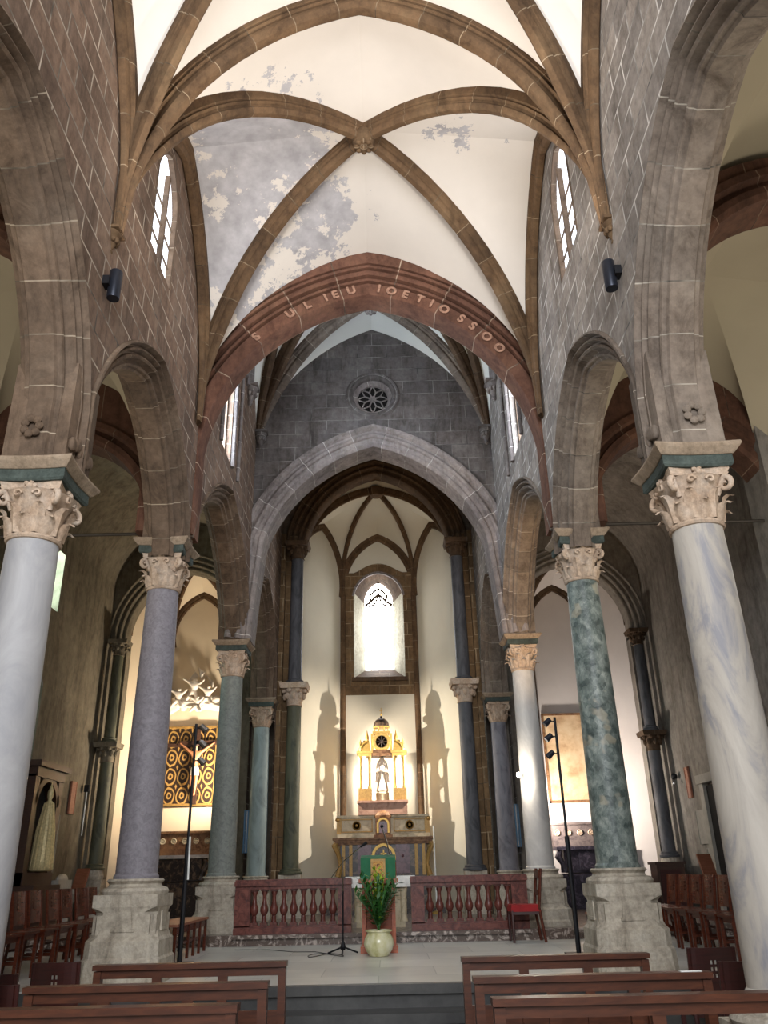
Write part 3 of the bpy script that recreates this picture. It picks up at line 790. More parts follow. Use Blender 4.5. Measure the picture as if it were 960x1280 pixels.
column('stone_column', 'smooth white marble column behind the red upholstered chair', 2.6, Y3c, PF, 1.58, 4.84, 5.25, Z2, 'sh_r3')
column('stone_column', 'dark grey column standing behind the right balustrade beside the apse', 2.6, Y4c, SF, 1.56, 4.56, 4.95, Z4, 'sh_r4', .20, .17, imp=.29)

# spring blocks over the imposts (the pier above each capital)
def springblock(sg, y, z0, z1, mat, ya=None, yb=None):
    m = MB(); m.box((sg*2.6, y, (z0+z1)/2), (.50, (yb or .52), z1-z0)); trim(m, mat, 'springing block above the capital', False)
for sg, mt in ((-1, 'st_mould'), (1, 'st_mould_r')):
    springblock(sg, Y1c, Z1-.02, 5.5, mt); springblock(sg, Y2c, Z2-.02, 5.9, mt); springblock(sg, Y3c, Z2-.02, 5.9, mt); springblock(sg, Y4c, Z4-.02, 5.9, mt)
    # foliage bosses carved low on the spring blocks
    for y, z, s in ((Y1c, Z1+.25, 1.), ):
        m = MB()
        for k in range(7):
            a = k*.9; m.sphere((sg*(2.6+.02)+.06*math.cos(a), y-.33, z+.07*math.sin(a)), .035, 8, (1, .6, 1))
        for k in range(8): m.sphere((sg*2.33, y-.2+.055*k, z-.1+.02*(k % 3)), .045, 8, (.7, 1, 1.4))
        trim(m, mt, 'carved foliage at the foot of the arch')

def colonnette(root, x, y, z0, z1, r, mat, capmat, caph=.3, nm='shaft'):
    m = MB(); m.lathe([(r*1.45, z0), (r*1.5, z0+.04), (r*1.25, z0+.07), (r*1.3, z0+.1), (r, z0+.12), (r*.93, z1-caph)], (x, y, 0), 16); m.build(nm, mat, root, True)
    m = MB(); zc = z1-caph
    m.lathe([(r*.95, zc), (r*1.1, zc+.01), (r*1.0, zc+.03), (r*1.1, zc+caph*.5), (r*1.5, zc+caph*.75)], (x, y, 0), 16)
    for k in range(8):
        bm0 = MB()
    for k in range(8):
        a = k*PI/4; m.sphere((x+math.cos(a)*r*1.25, y+math.sin(a)*r*1.25, zc+caph*.45), r*.3, 6, (1, 1, 1.6)); m.sphere((x+math.cos(a+.4)*r*1.5, y+math.sin(a+.4)*r*1.5, zc+caph*.68), r*.32, 6)
    m.box((x, y, zc+caph*.87), (r*3.5, r*3.5, caph*.25), 0, 1.08); m.build('capital', capmat, root, True, 40)
for s in (-1, 1):
    sd = 'left' if s < 0 else 'right'
    t = thing('apse_colonnette', 'two tiered dark blue grey colonnette on the %s jamb of the apse' % sd, 'column', (s*1.925, 18.43, SF))
    m = MB(); m.box((0, 0, .36), (.52, .34, .72)); m.box((0, 0, .76), (.46, .34, .1)); m.build('plinth', 'st_ped', t)
    colonnette(t, 0, 0, .81, 5.52-SF, .17, 'sh_dk' if s > 0 else 'sh_olive', 'st_cap', .5)
    colonnette(t, 0, 0, 5.50-SF, 8.95-SF, .155, 'sh_dk', 'st_dkbrown', .42, 'upper_shaft')

# ================================================================== APSES
def apse(cx, w, y0, zs, zb, zf, webmat, ribmat, nm, zfloor, wmat, ribr=1.0, yb=None, za=None, zfr=None, hole=None):
    yb = yb or y0+.25
    za = za or zs; zfr = zfr or zb+.05
    A, B, Cc, D = V(cx-w, y0, za), V(cx-w/2, y0+w*.87, zs), V(cx+w/2, y0+w*.87, zs), V(cx+w, y0, za)
    boss = V(cx, yb, zb); Wd = MB(); W = MB()
    cor = [A, B, Cc, D]; dia = [ribcurve(c, boss, 8)[0] for c in cor]
    for i in range(3):
        P, Q = cor[i], cor[i+1]; L = (Q-P).length
        L = math.hypot(Q.x-P.x, Q.y-P.y)
        pts = circ((L/2, zf), (0, P.z), 22)[::-1] + circ((L/2, zf), (L, Q.z), 22)[1:]; cur, Bn = hcurve(pts, P, Q); k = len(cur)//2
        ruled(W, cur[:k+1], dia[i]); ruled(W, cur[k:][::-1], dia[i+1])
        if hole and i == 1:
            wallface(Wd, lambda t, z: V(t, P.y, z), P.x, Q.x, [(P.x-1, Q.x+1, lambda t: zfloor)], lambda t: interp([(c_.x, c_.z) for c_ in cur], t), [hole], .2, [c_.x for c_ in cur])
        else:
          for a, b in zip(cur, cur[1:]): Wd.face([V(a.x, a.y, zfloor), V(b.x, b.y, zfloor), b, a])
        m = MB(); m.sweep(cur, [(a*ribr, b*ribr) for a, b in RIBS], Bn); trim(m, ribmat, 'wall rib in the %s' % nm)
    # front cell
    front = [V(p[0], y0, p[1]) for p in arch(cx, w, za, zfr, 8, 14)]; k = len(front)//2
    ruled(W, front[:k+1], dia[0]); ruled(W, front[k:][::-1], dia[3])
    struct(W, 'ceiling_%s' % nm, webmat, True); struct(Wd, 'wall_%s' % nm, wmat)
    for i, c in enumerate(cor):
        PP, Bn = ribcurve(c, boss, 8); m = MB(); m.sweep(PP, [(a*ribr, b*ribr) for a, b in RIBS], Bn)
        if i in (1, 2):
            d = (boss-c); d.z = 0; d.normalize(); q = c+d*.05
            m.tube([(q.x, q.y, zfloor), (q.x, q.y, zs+.1)], .075*ribr, 8)
        trim(m, ribmat, 'rib and corner shaft in the %s' % nm)
    m = MB(); m.lathe([(.05, -.2), (.17*ribr, -.16), (.2*ribr, -.06), (.2*ribr, .05)], boss+V(0, 0, -.05), 14); trim(m, ribmat, 'keystone')
    # floor
    return boss
apse(0, 1.95, 19.1, 8.3, 10.85, 10.1, 'web_apse', 'st_rib', 'apse', SF, 'web_apse', za=9.2, zfr=11.2, hole=(-.66, .66, lambda t: 6.15, lambda t: interp(arch(0, .66, 8.35, 8.98, 4), t)))
# bring the brown window surround in the central panel with a real opening look
yw = 19.1+1.95*.87
mb = MB()
wh = (-.66, .66, lambda t: 6.15, lambda t: interp(arch(0, .66, 8.35, 8.98, 4), t))
def toph(t): return 9.0+ (0 if abs(t) > .62 else .26*math.cos(t/.62*PI/2))
for y in (yw-.07, yw-.35):
    pass
wallface(mb, lambda t, z: V(t, yw-.06, z), -.93, .93, [(-.93, .93, lambda t: 5.72)], toph, [wh], .2)
for a in (-.93, .93): mb.face([V(a, yw-.06, 5.72), V(a, yw+.02, 5.72), V(a, yw+.02, 9.0), V(a, yw-.06, 9.0)])
mb.face([V(-.93, yw-.06, 5.72), V(.93, yw-.06, 5.72), V(.93, yw+.02, 5.72), V(-.93, yw+.02, 5.72)])
struct(mb, 'trim_window_surround', 'st_apsebrown')
def wl(k, z0, zs, zt, n=12):
    a = arch(0, k, zs, zt, 6 if k > .5 else 22, n); return [(-k, z0)] + a + [(k, z0)]
o1 = wl(.66, 6.15, 8.35, 8.98); o2 = wl(.375, 6.45, 8.20, 8.86)
mb = MB(); DP = .42
mb.grid([[V(p[0], yw-.06, p[1]) for p in o1[:3]], [V(p[0], yw+DP, p[1]) for p in o2[:3]]]); mb.grid([[V(p[0], yw-.06, p[1]) for p in o1[-3:]], [V(p[0], yw+DP, p[1]) for p in o2[-3:]]])
struct(mb, 'trim_window_splay', 'st_splay')
mb = MB(); mb.grid([[V(p[0], yw-.06, p[1]) for p in o1[2:-2]], [V(p[0], yw+DP, p[1]) for p in o2[2:-2]]])
mb.face([V(-.66, yw-.06, 6.15), V(.66, yw-.06, 6.15), V(.375, yw+DP, 6.45), V(-.375, yw+DP, 6.45)])
mb.box((0, yw-.09, 6.10), (1.42, .1, .1)); struct(mb, 'trim_window_sill', 'st_dkbrown')
m = MB(); m.sweep([V(p[0], yw-.08, p[1]) for p in arch(0, .66, 8.35, 8.98, 4)], [(-.02, .03), (.04, .03), (.04, -.03), (-.02, -.03)], (0, 1, 0)); trim(m, 'st_lgrey', 'thin hood moulding over the apse window')
root = bpy.data.objects.new('window_5', None); C.objects.link(root); root['kind'] = 'structure'
m = MB(); m.face([V(p[0], yw+DP-.005, p[1]) for p in o2]); m.build('pane', 'sky_apse', root)
m = MB()
for sx in (-1, 1):
    m.tube([(sx*.37, yw+DP-.04, 8.22), (sx*.22, yw+DP-.04, 8.30), (sx*.12, yw+DP-.04, 8.42), (0, yw+DP-.04, 8.52)], .032, 6)
    m.tube([(sx*.37, yw+DP-.04, 8.22), (sx*.24, yw+DP-.04, 8.18), (sx*.12, yw+DP-.04, 8.24)], .026, 6)
    m.tube([(sx*.2, yw+DP-.04, 8.32), (sx*.24, yw+DP-.04, 8.48), (sx*.13, yw+DP-.04, 8.60), (0, yw+DP-.04, 8.68), (0, yw+DP-.04, 8.86)], .030, 6)
    m.tube([(sx*.12, yw+DP-.04, 8.24), (sx*.06, yw+DP-.04, 8.34), (0, yw+DP-.04, 8.52)], .024, 6)
m.tube([(0, yw+DP-.04, 8.5), (0, yw+DP-.04, 8.72)], .026, 6)
m.build('tracery', 'st_dkbrown', root)

for s in (-1, 1):
    sd = 'left' if s < 0 else 'right'; cx = s*4.55; w = 1.55; y0 = 18.95
    apse(cx, w-.05, y0, 6.9, 8.75, 8.35, 'chapel_l' if s < 0 else 'chapel_r', 'st_rib' if s < 0 else 'st_dkbrown', 'chapel_'+sd, SF, 'chapel_l' if s < 0 else 'chapel_r', .9)
    ap2 = arch(cx, 1.38, 6.55, 8.4, 10, 18, SF, SF); ax2 = offset(ap2, .42, cx)
    mb = MB()
    x0, x1 = sorted((s*2.87, s*6.35))
    for y in (18.55, 19.0):
        wallface(mb, lambda t, z, y=y: V(t, y, z), x0, x1, [(x0, ax2[0][0], lambda t: .6), (ax2[0][0], ax2[-1][0], lambda t: interp(ax2, t)), (ax2[-1][0], x1, lambda t: .6)] if ax2[0][0] > x0 else [(x0, ax2[-1][0], lambda t: interp(ax2, t)), (ax2[-1][0], x1, lambda t: .6)], lambda t: 11.0, (), .25, [p[0] for p in ax2])
    struct(mb, 'wall_chapel_front_'+sd, 'st_side' if s < 0 else 'st_sider')
    m = MB(); m.sweep([V(p[0], 18.55, p[1]) for p in arch(cx, 1.38, 6.55, 8.4, 10, 18, 6.5, 6.5)], [(a*.84, b*.9) for a, b in EP], (0, 1, 0)); trim(m, 'st_side' if s < 0 else 'st_sider', 'moulded arch of the side chapel')
    m = MB()
    for xx in (cx-1.55, cx+1.55): m.box((xx, 18.88, 3.7), (.34, .3, 6.0)); m.box((xx+(.2 if xx > cx else -.2), 18.62, 3.7), (.14, .2, 6.0))
    trim(m, 'st_side' if s < 0 else 'st_sider', 'chapel jamb', False)
    for xx in ((cx-1.48), (cx+1.48)):
        outer = abs(xx) > 4.55
        if not outer: continue
        t = thing('chapel_colonnette', 'two tiered %s colonnette on the outer jamb of the %s side chapel' % ('olive' if s < 0 else 'blue grey', sd), 'column', (xx*.993, 18.36, SF))
        m = MB(); m.box((0, 0, .4), (.42, .32, .8)); m.lathe([(.19, .8), (.20, .86), (.18, .95), (.16, 1.0)], (0, 0, 0), 16); m.build('plinth', 'st_ped', t)
        colonnette(t, 0, 0, .98, 4.3-SF, .14, 'sh_olive' if s < 0 else 'sh_dk', 'st_side' if s < 0 else 'st_dkbrown', .42)
        colonnette(t, 0, 0, 4.3-SF, 6.6-SF, .12, 'sh_olive' if s < 0 else 'sh_dk', 'st_side' if s < 0 else 'st_dkbrown', .36, 'upper_shaft')

# ================================================================== AISLES
for s in (-1, 1):
    sd = 'left' if s < 0 else 'right'; ms = 'st_side' if s < 0 else 'st_sider'
    mb = MB(); xw = 6.3
    h = [(14.3, 15.36, lambda t: 6.4, lambda t: interp(arch(14.83, .56, 8.5, 9.2, 20), t))]
    if s < 0: h.append((14.4, 15.2, lambda t: 3.5, lambda t: interp(arch(14.8, .42, 4.8, 5.3, 20), t)))
    wallface(mb, lambda t, z: V(s*xw, t, z), 9.95, 18.6, [(9.9, 18.7, lambda t: 0)], lambda t: 11, h, .5)
    for hh in h:
        n = 12; ts = [hh[0]+(hh[1]-hh[0])*i/n for i in range(n+1)]; loop = [(t, hh[2](t)) for t in ts] + [(t, hh[3](t)) for t in ts[::-1]]
        for a, b in zip(loop, loop[1:]+loop[:1]):
            if abs(a[0]-b[0])+abs(a[1]-b[1]) > 1e-4: mb.face([V(s*xw, a[0], a[1]), V(s*xw, b[0], b[1]), V(s*(xw+.5), b[0]+.0, b[1]), V(s*(xw+.5), a[0]+.0, a[1])])
        wn[0] += 1; rr = bpy.data.objects.new('window_%d' % (wn[0]+1), None); C.objects.link(rr); rr['kind'] = 'structure'
        m = MB(); m.face([V(s*(xw+.5), a, b) for a, b in loop]); m.build('pane', 'sky_aisle', rr)
        m = MB()
        for kk in range(4): m.box((s*(xw+.46), (hh[0]+hh[1])/2, hh[2](0)+.4+kk*.45), (.03, hh[1]-hh[0], .02))
        m.box((s*(xw+.46), (hh[0]+hh[1])/2, hh[2](0)+.9), (.03, .03, 1.7)); m.build('window_frame', 'iron', rr)
    struct(mb, 'wall_aisle_'+sd, ms)
    mb = MB(); mb.box((s*5.35, 5.4, 4.5), (.3, 9, 9)); mb.box((s*5.75, 9.95, 4.5), (1.2, .3, 9)); mb.box((s*5.2, 9.6, 4.2), (.3, .6, 8.4)); struct(mb, 'wall_outer_'+sd, ms)
    # near aisle: groined plaster vault and transverse arches
    W = MB()
    for ya, yb in ((2.1, 5.88), (5.88, 9.6)):
        xi, xo = 2.87, 5.2; yc = (ya+yb)/2; xc = (xi+xo)/2; zb = 8.05; zc = 5.6
        bs = V(s*xc, yc, zb)
        for xx in (xi, xo):
            for yy in (ya, yb):
                c = V(s*xx, yy, zc); d = ribcurve(c, bs, 5)[0]
                h1 = [V(s*p[0], yy, p[1]) for p in circ((xc, 7.85), (xx, zc), 8)][::-1]
                h2 = [V(s*xx, p[0], p[1]) for p in circ((yc, 7.85), (yy, zc), 12)][::-1]
                ruled(W, h1, d); ruled(W, h2, d)
    struct(W, 'ceiling_aisle_'+sd, 'web_aisle', True)
    for yy in (5.88, 9.6):
        aa = arch(4.04, 1.15, 5.5, 6.95 if yy > 6 else 7.28, 6, 14); ai = offset(aa, .30, 4.04); ao = offset(aa, .88 if yy > 6 else .44, 4.04)
        m = MB(); m.sweep([V(s*p[0], yy-.22, p[1]) for p in aa], [(0, .44), (0, .04), (.05, 0), (.12, 0), (.14, .05), (.20, .05), (.22, -.03), (.30, -.03), (.30, .44)], (0, 1, 0)); trim(m, 'st_aisle', 'moulded edge of the brown transverse arch across the aisle')
        m = MB()
        for y2 in (yy-.22, yy+.22): wallface(m, lambda t, z, y2=y2: V(s*t, y2, z), 2.87, 5.25, [(2.8, 5.3, lambda t: interp(ai, t))], lambda t: interp(ao, t), (), .1, [p[0] for p in ai+ao])
        trim(m, 'st_aisle', 'brown transverse arch across the aisle')
    # far aisle vault
    W = MB(); f_ = arch(4.59, 1.72, 7.6, 9.6, 4, 10)
    W.grid([[V(s*p[0], y, p[1]) for p in f_] for y in (9.9, 14.2, 18.6)]); struct(W, 'ceiling_transept_'+sd, ms, True)
    mb = MB(); wallface(mb, lambda t, z: V(s*t, 9.95, z), 2.87, 6.3, [(2.8, 5.2, lambda t: interp(offset(arch(4.04, 1.15, 5.5, 6.95, 6, 14), .5, 4.04), t)), (5.2, 6.4, lambda t: 0)], lambda t: 11, (), .2); struct(mb, 'wall_aisle_cross_'+sd, ms)
    t = MB(); t.tube([(s*2.87, 9.6, 5.62), (s*5.2, 9.6, 5.62)], .022, 8)
    tag(t.build('tie_rod', 'iron', None, True), 'thin iron tie rod spanning the %s aisle arch' % sd, 'rod')

# ================================================================== FLOORS
m = MB(); m.box((0, 4.0, -.05), (14, 16, .1)); struct(m, 'floor', 'floor')
m = MB(); m.box((0, 13.85, PF/2), (13, 9.8-.0, PF)); struct(m, 'floor_platform', 'floor')
m = MB()
for k, z in enumerate((.41, .205)):
    m.box((0, 8.95-.175*(k+1)+.0, z/2), (4.4, .35*(k+1), z)) if k == 0 else m.box((0, 8.6-.175+.0, z/2-.0), (4.4, .35, z))
m.box((0, 8.93, PF-.04), (4.45, .11, .085)); m.box((0, 8.943, .3), (4.4, .03, .59)); m.box((3.6+1.2, 8.94, .3), (5.2, .03, .6)); m.box((-4.8, 8.94, .3), (5.2, .03, .6)); m.box((0, 8.6, .37), (4.45, .07, .085)); m.box((0, 8.25, .165), (4.45, .07, .085))
m2 = m; struct(m, 'floor_steps', 'step')
m = MB(); m.box((0, 17.35, SF/2), (13, 7.3, SF)); m.box((0, 13.67, .735), (4.5, .1, .05)); struct(m, 'floor_sanctuary', 'stepmarble')

# ================================================================== BALUSTRADE
def balustrade(s):
    sd = 'left' if s < 0 else 'right'
    xa, xb = sorted((s*.46, s*2.25)); xc = (xa+xb)/2; L = xb-xa
    t = thing('balustrade', 'red marble altar balustrade on the %s side of the lectern' % sd, 'balustrade', (xc, 13.9, SF), 0, 'red marble altar rails')
    m = MB(); m.box((0, 0, .045), (L, .3, .09)); m.box((0, 0, .10), (L, .24, .03)); m.build('base_rail', 'redmarble', t)
    m = MB(); m.box((0, 0, .64), (L, .22, .05)); m.box((0, 0, .70), (L+.02, .32, .07)); m.box((0, 0, .745), (L, .28, .025)); m.build('top_rail', 'redmarble', t)
    for e in (-1, 1):
        wd = .24 if e*s > 0 else .2
        m = MB(); m.box((e*(L/2-wd/2), 0, .36), (wd, .24, .52)); m.box((e*(L/2-wd/2), -.125, .37), (wd*.6, .02, .36)); m.build('pedestal', 'redmarble', t)
    n = 8; x0 = -L/2+.29; x1 = L/2-.29
    me = None
    for k in range(n+1):
        x = x0+(x1-x0)*k/n
        if me is None:
            m = MB(); m.lathe([(.05, 0), (.055, .015), (.04, .03), (.034, .10), (.036, .12), (.03, .135), (.045, .155), (.064, .20), (.062, .245), (.04, .30), (.03, .35), (.028, .41), (.042, .44), (.045, .46), (.05, .5)], (0, 0, 0), 14)
            m.box((0, 0, .02), (.11, .11, .04)); m.box((0, 0, .49), (.11, .11, .03)); ob = m.build('baluster', 'redmarble', t, True); me = ob
        else: ob = me.copy(); C.objects.link(ob)
        ob.parent = t; ob.location = (x, 0, .115)
    return t
balustrade(-1); balustrade(1)

# ================================================================== PEWS
def pew(x0, x1, y, label):
    xc = (x0+x1)/2; L = x1-x0
    t = thing('pew', label, 'pew', (xc, y, 0), 0, 'wooden pews in the nave')
    m = MB(); m.box((0, .0, .975), (L, .11, .035)); m.box((0, .0, .93), (L-.06, .045, .06)); m.build('top_rail', 'pew', t)
    for e in (-1, 1):
        m = MB(); X = e*(L/2-.035); m.box((X, .0, .475), (.055, .075, .95)); m.box((X, .22, .45), (.05, .44, .05)); m.box((X, .40, .22), (.05, .07, .45)); m.box((X, .2, .06), (.055, .5, .06)); m.build('end_frame', 'pew', t)
    for k in (-.17, .17):
        m = MB(); m.box((k*L, .0, .5), (.07, .04, .84)); m.build('back_post', 'pew', t)
    m = MB(); m.box((0, .02, .60), (L-.1, .03, .14)); m.build('back_board', 'pew', t)
    m = MB(); m.box((0, .24, .465), (L-.06, .38, .03)); m.build('seat', 'pew', t)
    m = MB(); m.box((0, -.16, .20), (L-.1, .16, .03)); m.box((-L*.3, -.1, .1), (.04, .2, .2)); m.box((L*.3, -.1, .1), (.04, .2, .2)); m.build('kneeler', 'pew', t)
    return t
pew(-3.15, -.66, 4.83, 'nearest wooden pew on the left of the centre aisle'); pew(-2.13, -.63, 5.75, 'second wooden pew from the front, left of the centre aisle'); pew(-2.12, -.66, 7.0, 'frontmost wooden pew left of the aisle, facing the altar steps')
pew(.64, 3.2, 4.83, 'nearest wooden pew on the right of the centre aisle'); pew(.63, 2.1, 5.75, 'second wooden pew from the front, right of the centre aisle'); pew(.66, 2.08, 7.0, 'frontmost wooden pew right of the aisle, facing the altar steps')
for x, y, lab, g in ((1.98, 5.75, 'small white paper slip on the top rail of the second right pew', .1), (2.35, 4.83, 'small white paper slip on the top rail of the nearest right pew', .1), (-2.05, 4.83, 'small white paper slip on the top rail of the nearest left pew', .1)):
    m = MB(); m.box((x, y, .9945), (.13, .05, .003)); tag(m.build('paper_slip', 'paper'), lab, 'paper')

# ================================================================== CHAIRS
def make_chair(mat, label, name='church_chair'):
    t = thing(name, label, 'chair')
    w, d, hs = .42, .40, .45
    m = MB(); m.box((0, 0, hs), (w, d, .025)); m.box((0, 0, hs-.04), (w-.05, d-.05, .05)); m.build('seat', mat, t)
    for x in (-1, 1):
        m = MB(); m.box((x*(w/2-.025), d/2-.025, hs/2-.01), (.035, .035, hs-.02)); m.build('leg', mat, t)
        m = MB(); m.tube([(x*(w/2-.02), -d/2-.04, 0), (x*(w/2-.02), -d/2+.01, .42), (x*(w/2-.02), -d/2-.05, .86)], .02, 6); m.build('back_post', mat, t)
    # back panel: curved, six small square perforations
    m = MB(); nx, nz = 8, 9; z0, z1 = .50, .86
    holes = {(3, 3), (4, 3), (3, 5), (4, 5), (3, 6), (4, 6)}
    holes = {(3, 3), (4, 3), (3, 5), (4, 5)}
    def pt(i, j, k): 
        u = -1+2*i/nx; z = z0+(z1-z0)*j/nz
        return V(u*(w/2-.01), -d/2-.045*((z-.5)/.36)-.03*(1-u*u)+k, z)
    xs = [-1, -.7, -.4, -.14, -.03, .03, .14, .4, .7, 1]
    zs_ = [0, .3, .42, .5, .55, .63, .68, .76, .9, 1]
    hh = {(3, 2), (5, 2), (3, 4), (5, 4), (3, 6), (5, 6)}
    def p2(i, j, k):
        u = xs[i]; z = z0+(z1-z0)*zs_[j]; return V(u*(w/2-.01), -d/2-.045*((z-.5)/.36)-.03*(1-u*u)+k, z)
    for i in range(9):
        for j in range(9):
            if (i, j) in hh: continue
            for k in (-.009, .009): m.face([p2(i, j, k), p2(i+1, j, k), p2(i+1, j+1, k), p2(i, j+1, k)])
    for i in range(9):
        for j in (0, 9): m.face([p2(i, j, -.009), p2(i+1, j, -.009), p2(i+1, j, .009), p2(i, j, .009)])
    for j in range(9):
        for i in (0, 9): m.face([p2(i, j, -.009), p2(i, j+1, -.009), p2(i, j+1, .009), p2(i, j, .009)])
    m.build('back_panel', mat, t)
    m = MB()
    for x in (-1, 1): m.box((x*(w/2-.025), -.01, .18), (.02, d-.06, .025))
    m.box((0, -d/2-.01, .25), (w-.06, .02, .025)); m.build('stretcher', mat, t)
    return t
ch = make_chair('chairwood', 'red brown wooden chair nearest the left pedestal in the left aisle row'); ch.location = (-4.0, 13.1, PF); ch.rotation_euler = (0, 0, -PI/2)
ch['group'] = 'wooden chairs in the left aisle row'
GL = 'wooden chairs in the left aisle row'; GR = 'wooden chairs in the right aisle row'
ch['label'] = 'red brown wooden chair in the row along the left aisle, facing the nave'
for k in range(1, 9): copy_tree(ch, (-4.0+.02*(k % 2), 13.1-.52*k, PF), -PI/2, 'red brown wooden chair in the row along the left aisle, facing the nave', GL)
for k in range(7): copy_tree(ch, (4.05, 13.1-.5*k, PF), PI/2, 'red brown wooden chair in the row along the right aisle, facing the nave', GR)
c2 = copy_tree(ch, (-2.95, 10.75, PF), -PI/2, 'red brown wooden chair just right of the tall left pedestal'); del c2['group']
chd = make_chair('chairdark', 'dark red chair with square perforations in its back, behind the mottled green column base', 'church_chair')
chd.location = (2.86, 8.1, 0); chd.scale = (1, 1, 1.1)
chd['label'] = 'dark red chair seen from behind, against the base of the green mottled column'
for x, y, lab in ((2.72, 7.0, 'dark red chair seen from behind, half hidden by the white foreground column'), (-2.72, 8.1, 'dark red chair seen from behind, beside the left tall pedestal'), (-2.9, 7.25, 'dark red chair at the far left edge, rear one of the pair'), (-2.6, 6.55, 'dark red chair at the far left edge, nearer one of the pair')):
    copy_tree(chd, (x, y, 0), 0, lab)
def bench(x, y, rz, L, label, side):
    t = thing('low_bench', label, 'bench', (x, y, PF), rz)
    m = MB(); m.box((0, 0, .42), (.42, L, .03)); m.build('seat', 'tanwood', t)
    m = MB(); m.box((side*.17, 0, .36), (.03, L-.04, .08)); m.box((side*.17, 0, .2), (.025, L-.04, .03)); m.build('apron', 'chairwood', t)
    for k in range(6):
        for q in (-1, 1):
            m = MB(); m.box((q*.18, -L/2+.05+k*(L-.1)/5, .2), (.035, .04, .40)); m.build('leg', 'chairwood', t)
    return t
bench(-2.72, 12.2, 0, 1.9, 'low slatted wooden bench between the two left columns', 1)
bench(2.95, 11.6, 0, 1.0, 'low slatted wooden bench left of the green mottled column', -1)

# red armchair-like chair by the rail
t = thing('upholstered_chair', 'dark wooden chair with red upholstered seat in front of the right balustrade', 'chair', (2.12, 13.42, PF), PI*.5)
m = MB(); m.box((0, 0, .45), (.44, .44, .09), 0, .92); m.build('seat', 'redcloth', t)
for x in (-1, 1):
    m = MB(); m.tube([(x*.2, .2, 0), (x*.2, .2, .42)], [.018, .024], 6); m.build('leg', 'chairdark', t)
    m = MB(); m.tube([(x*.2, -.26, 0), (x*.2, -.2, .45), (x*.2, -.27, .98)], .022, 6); m.build('back_post', 'chairwood', t)
m = MB(); m.box((0, -.245, .9), (.4, .03, .12)); m.box((0, -.225, .65), (.4, .025, .08)); m.build('back_slats', 'chairwood', t)
m = MB(); m.box((0, 0, .39), (.42, .42, .05)); m.build('seat_frame', 'chairdark', t)

# ================================================================== LECTERN, PLANT, MIC
t = thing('lectern', 'reddish wooden lectern draped with a green cloth bearing a framed icon', 'lectern', (-.02, 12.32, PF))
m = MB(); m.box((-.2, 0, .42), (.05, .34, .84)); m.box((.2, 0, .42), (.05, .34, .84)); m.build('side_panel', 'lectern', t)
m = MB(); m.box((0, .05, .45), (.36, .03, .8)); m.build('front_panel', 'lectern', t)
m = MB(); m.box((0, 0, .04), (.5, .42, .08)); m.build('foot', 'lectern', t)
R = Matrix.Rotation(math.radians(35), 4, 'X')
m = MB(); m.box((0, 0, .87), (.54, .40, .05)); m.box((0, .02, .97), (.5, .42, .03), rot=R); m.build('reading_desk', 'lectern', t)
m = MB()
rows = [[V(x, -.17+.015*math.sin(x*30)+k*.0+.02*(z-.88), z) for x in [-.24+.03*i for i in range(17)]] for z, k in ((.86, 0), (.95, 0), (1.05, 0), (1.16, 0))]
rows.append([V(x, .15, 1.2) for x in [-.24+.03*i for i in range(17)]])
m.grid(rows); cl = m.build('green_cloth', 'green', t, True)
m = MB(); m.box((0, -.19, 1.02), (.20, .015, .25)); ic = m.build('icon_frame', 'goldmatte', t)
m = MB(); m.box((0, -.2, 1.02), (.14, .008, .19)); m.build('icon_picture', 'icon', ic)

t = thing('potted_plant', 'leafy green plant in a pale glazed round pot before the lectern', 'plant', (-.02, 11.72, PF))
m = MB(); m.lathe([(.10, 0), (.12, .005), (.17, .07), (.195, .14), (.18, .21), (.145, .26), (.15, .275), (.175, .285), (.175, .30), (.145, .30), (.135, .25), (0, .25)], (0, 0, 0), 28); m.build('pot', 'pot', t, True)
m = MB(); m.lathe([(0, .255), (.14, .255), (.14, .25)], (0, 0, 0), 16); m.build('soil', 'soil', t)
rnd = random.Random(3)
def frond(m, a, lean, L, ls, n=9, w=.035):
    pts = []; 
    for i in range(n+1):
        t_ = i/n; r = lean*t_**1.5; z = .26+L*t_*(1-.12*t_*lean*2)
        pts.append(V(r*math.cos(a), r*math.sin(a), z))
    m.tube(pts, .006, 5)
    for i in range(2, n+1):
        p = pts[i]; d = (pts[i]-pts[i-1]).normalized(); sd_ = d.cross(V(math.cos(a+1), math.sin(a+1), .2)).normalized()
        for s_ in (-1, 1):
            dirr = (d*.7+sd_*s_).normalized(); wv = dirr.cross(V(0, 0, 1)).normalized()*w*.5
            if rnd.random() < .5: wv = dirr.cross(d).normalized()*w*.5
            q = p+dirr*ls*.5; e = p+dirr*ls*(1.0); m.face([p, q+wv, e, q-wv])
def foliage(m_list):
    pass
m = MB()
for k in range(26): frond(m, k*2.4+rnd.random(), .12+.24*rnd.random(), .42+.28*rnd.random(), .10+.03*rnd.random(), 9, .05)
m.build('foliage', 'leaf', t, False)
m = MB()
for k in range(6): frond(m, k*1.1, .03+.1*rnd.random(), .60+.16*rnd.random(), .1, 8, .045)
m.build('yellow_foliage', 'leaf_l', t, False, label='yellow green upright leaves')

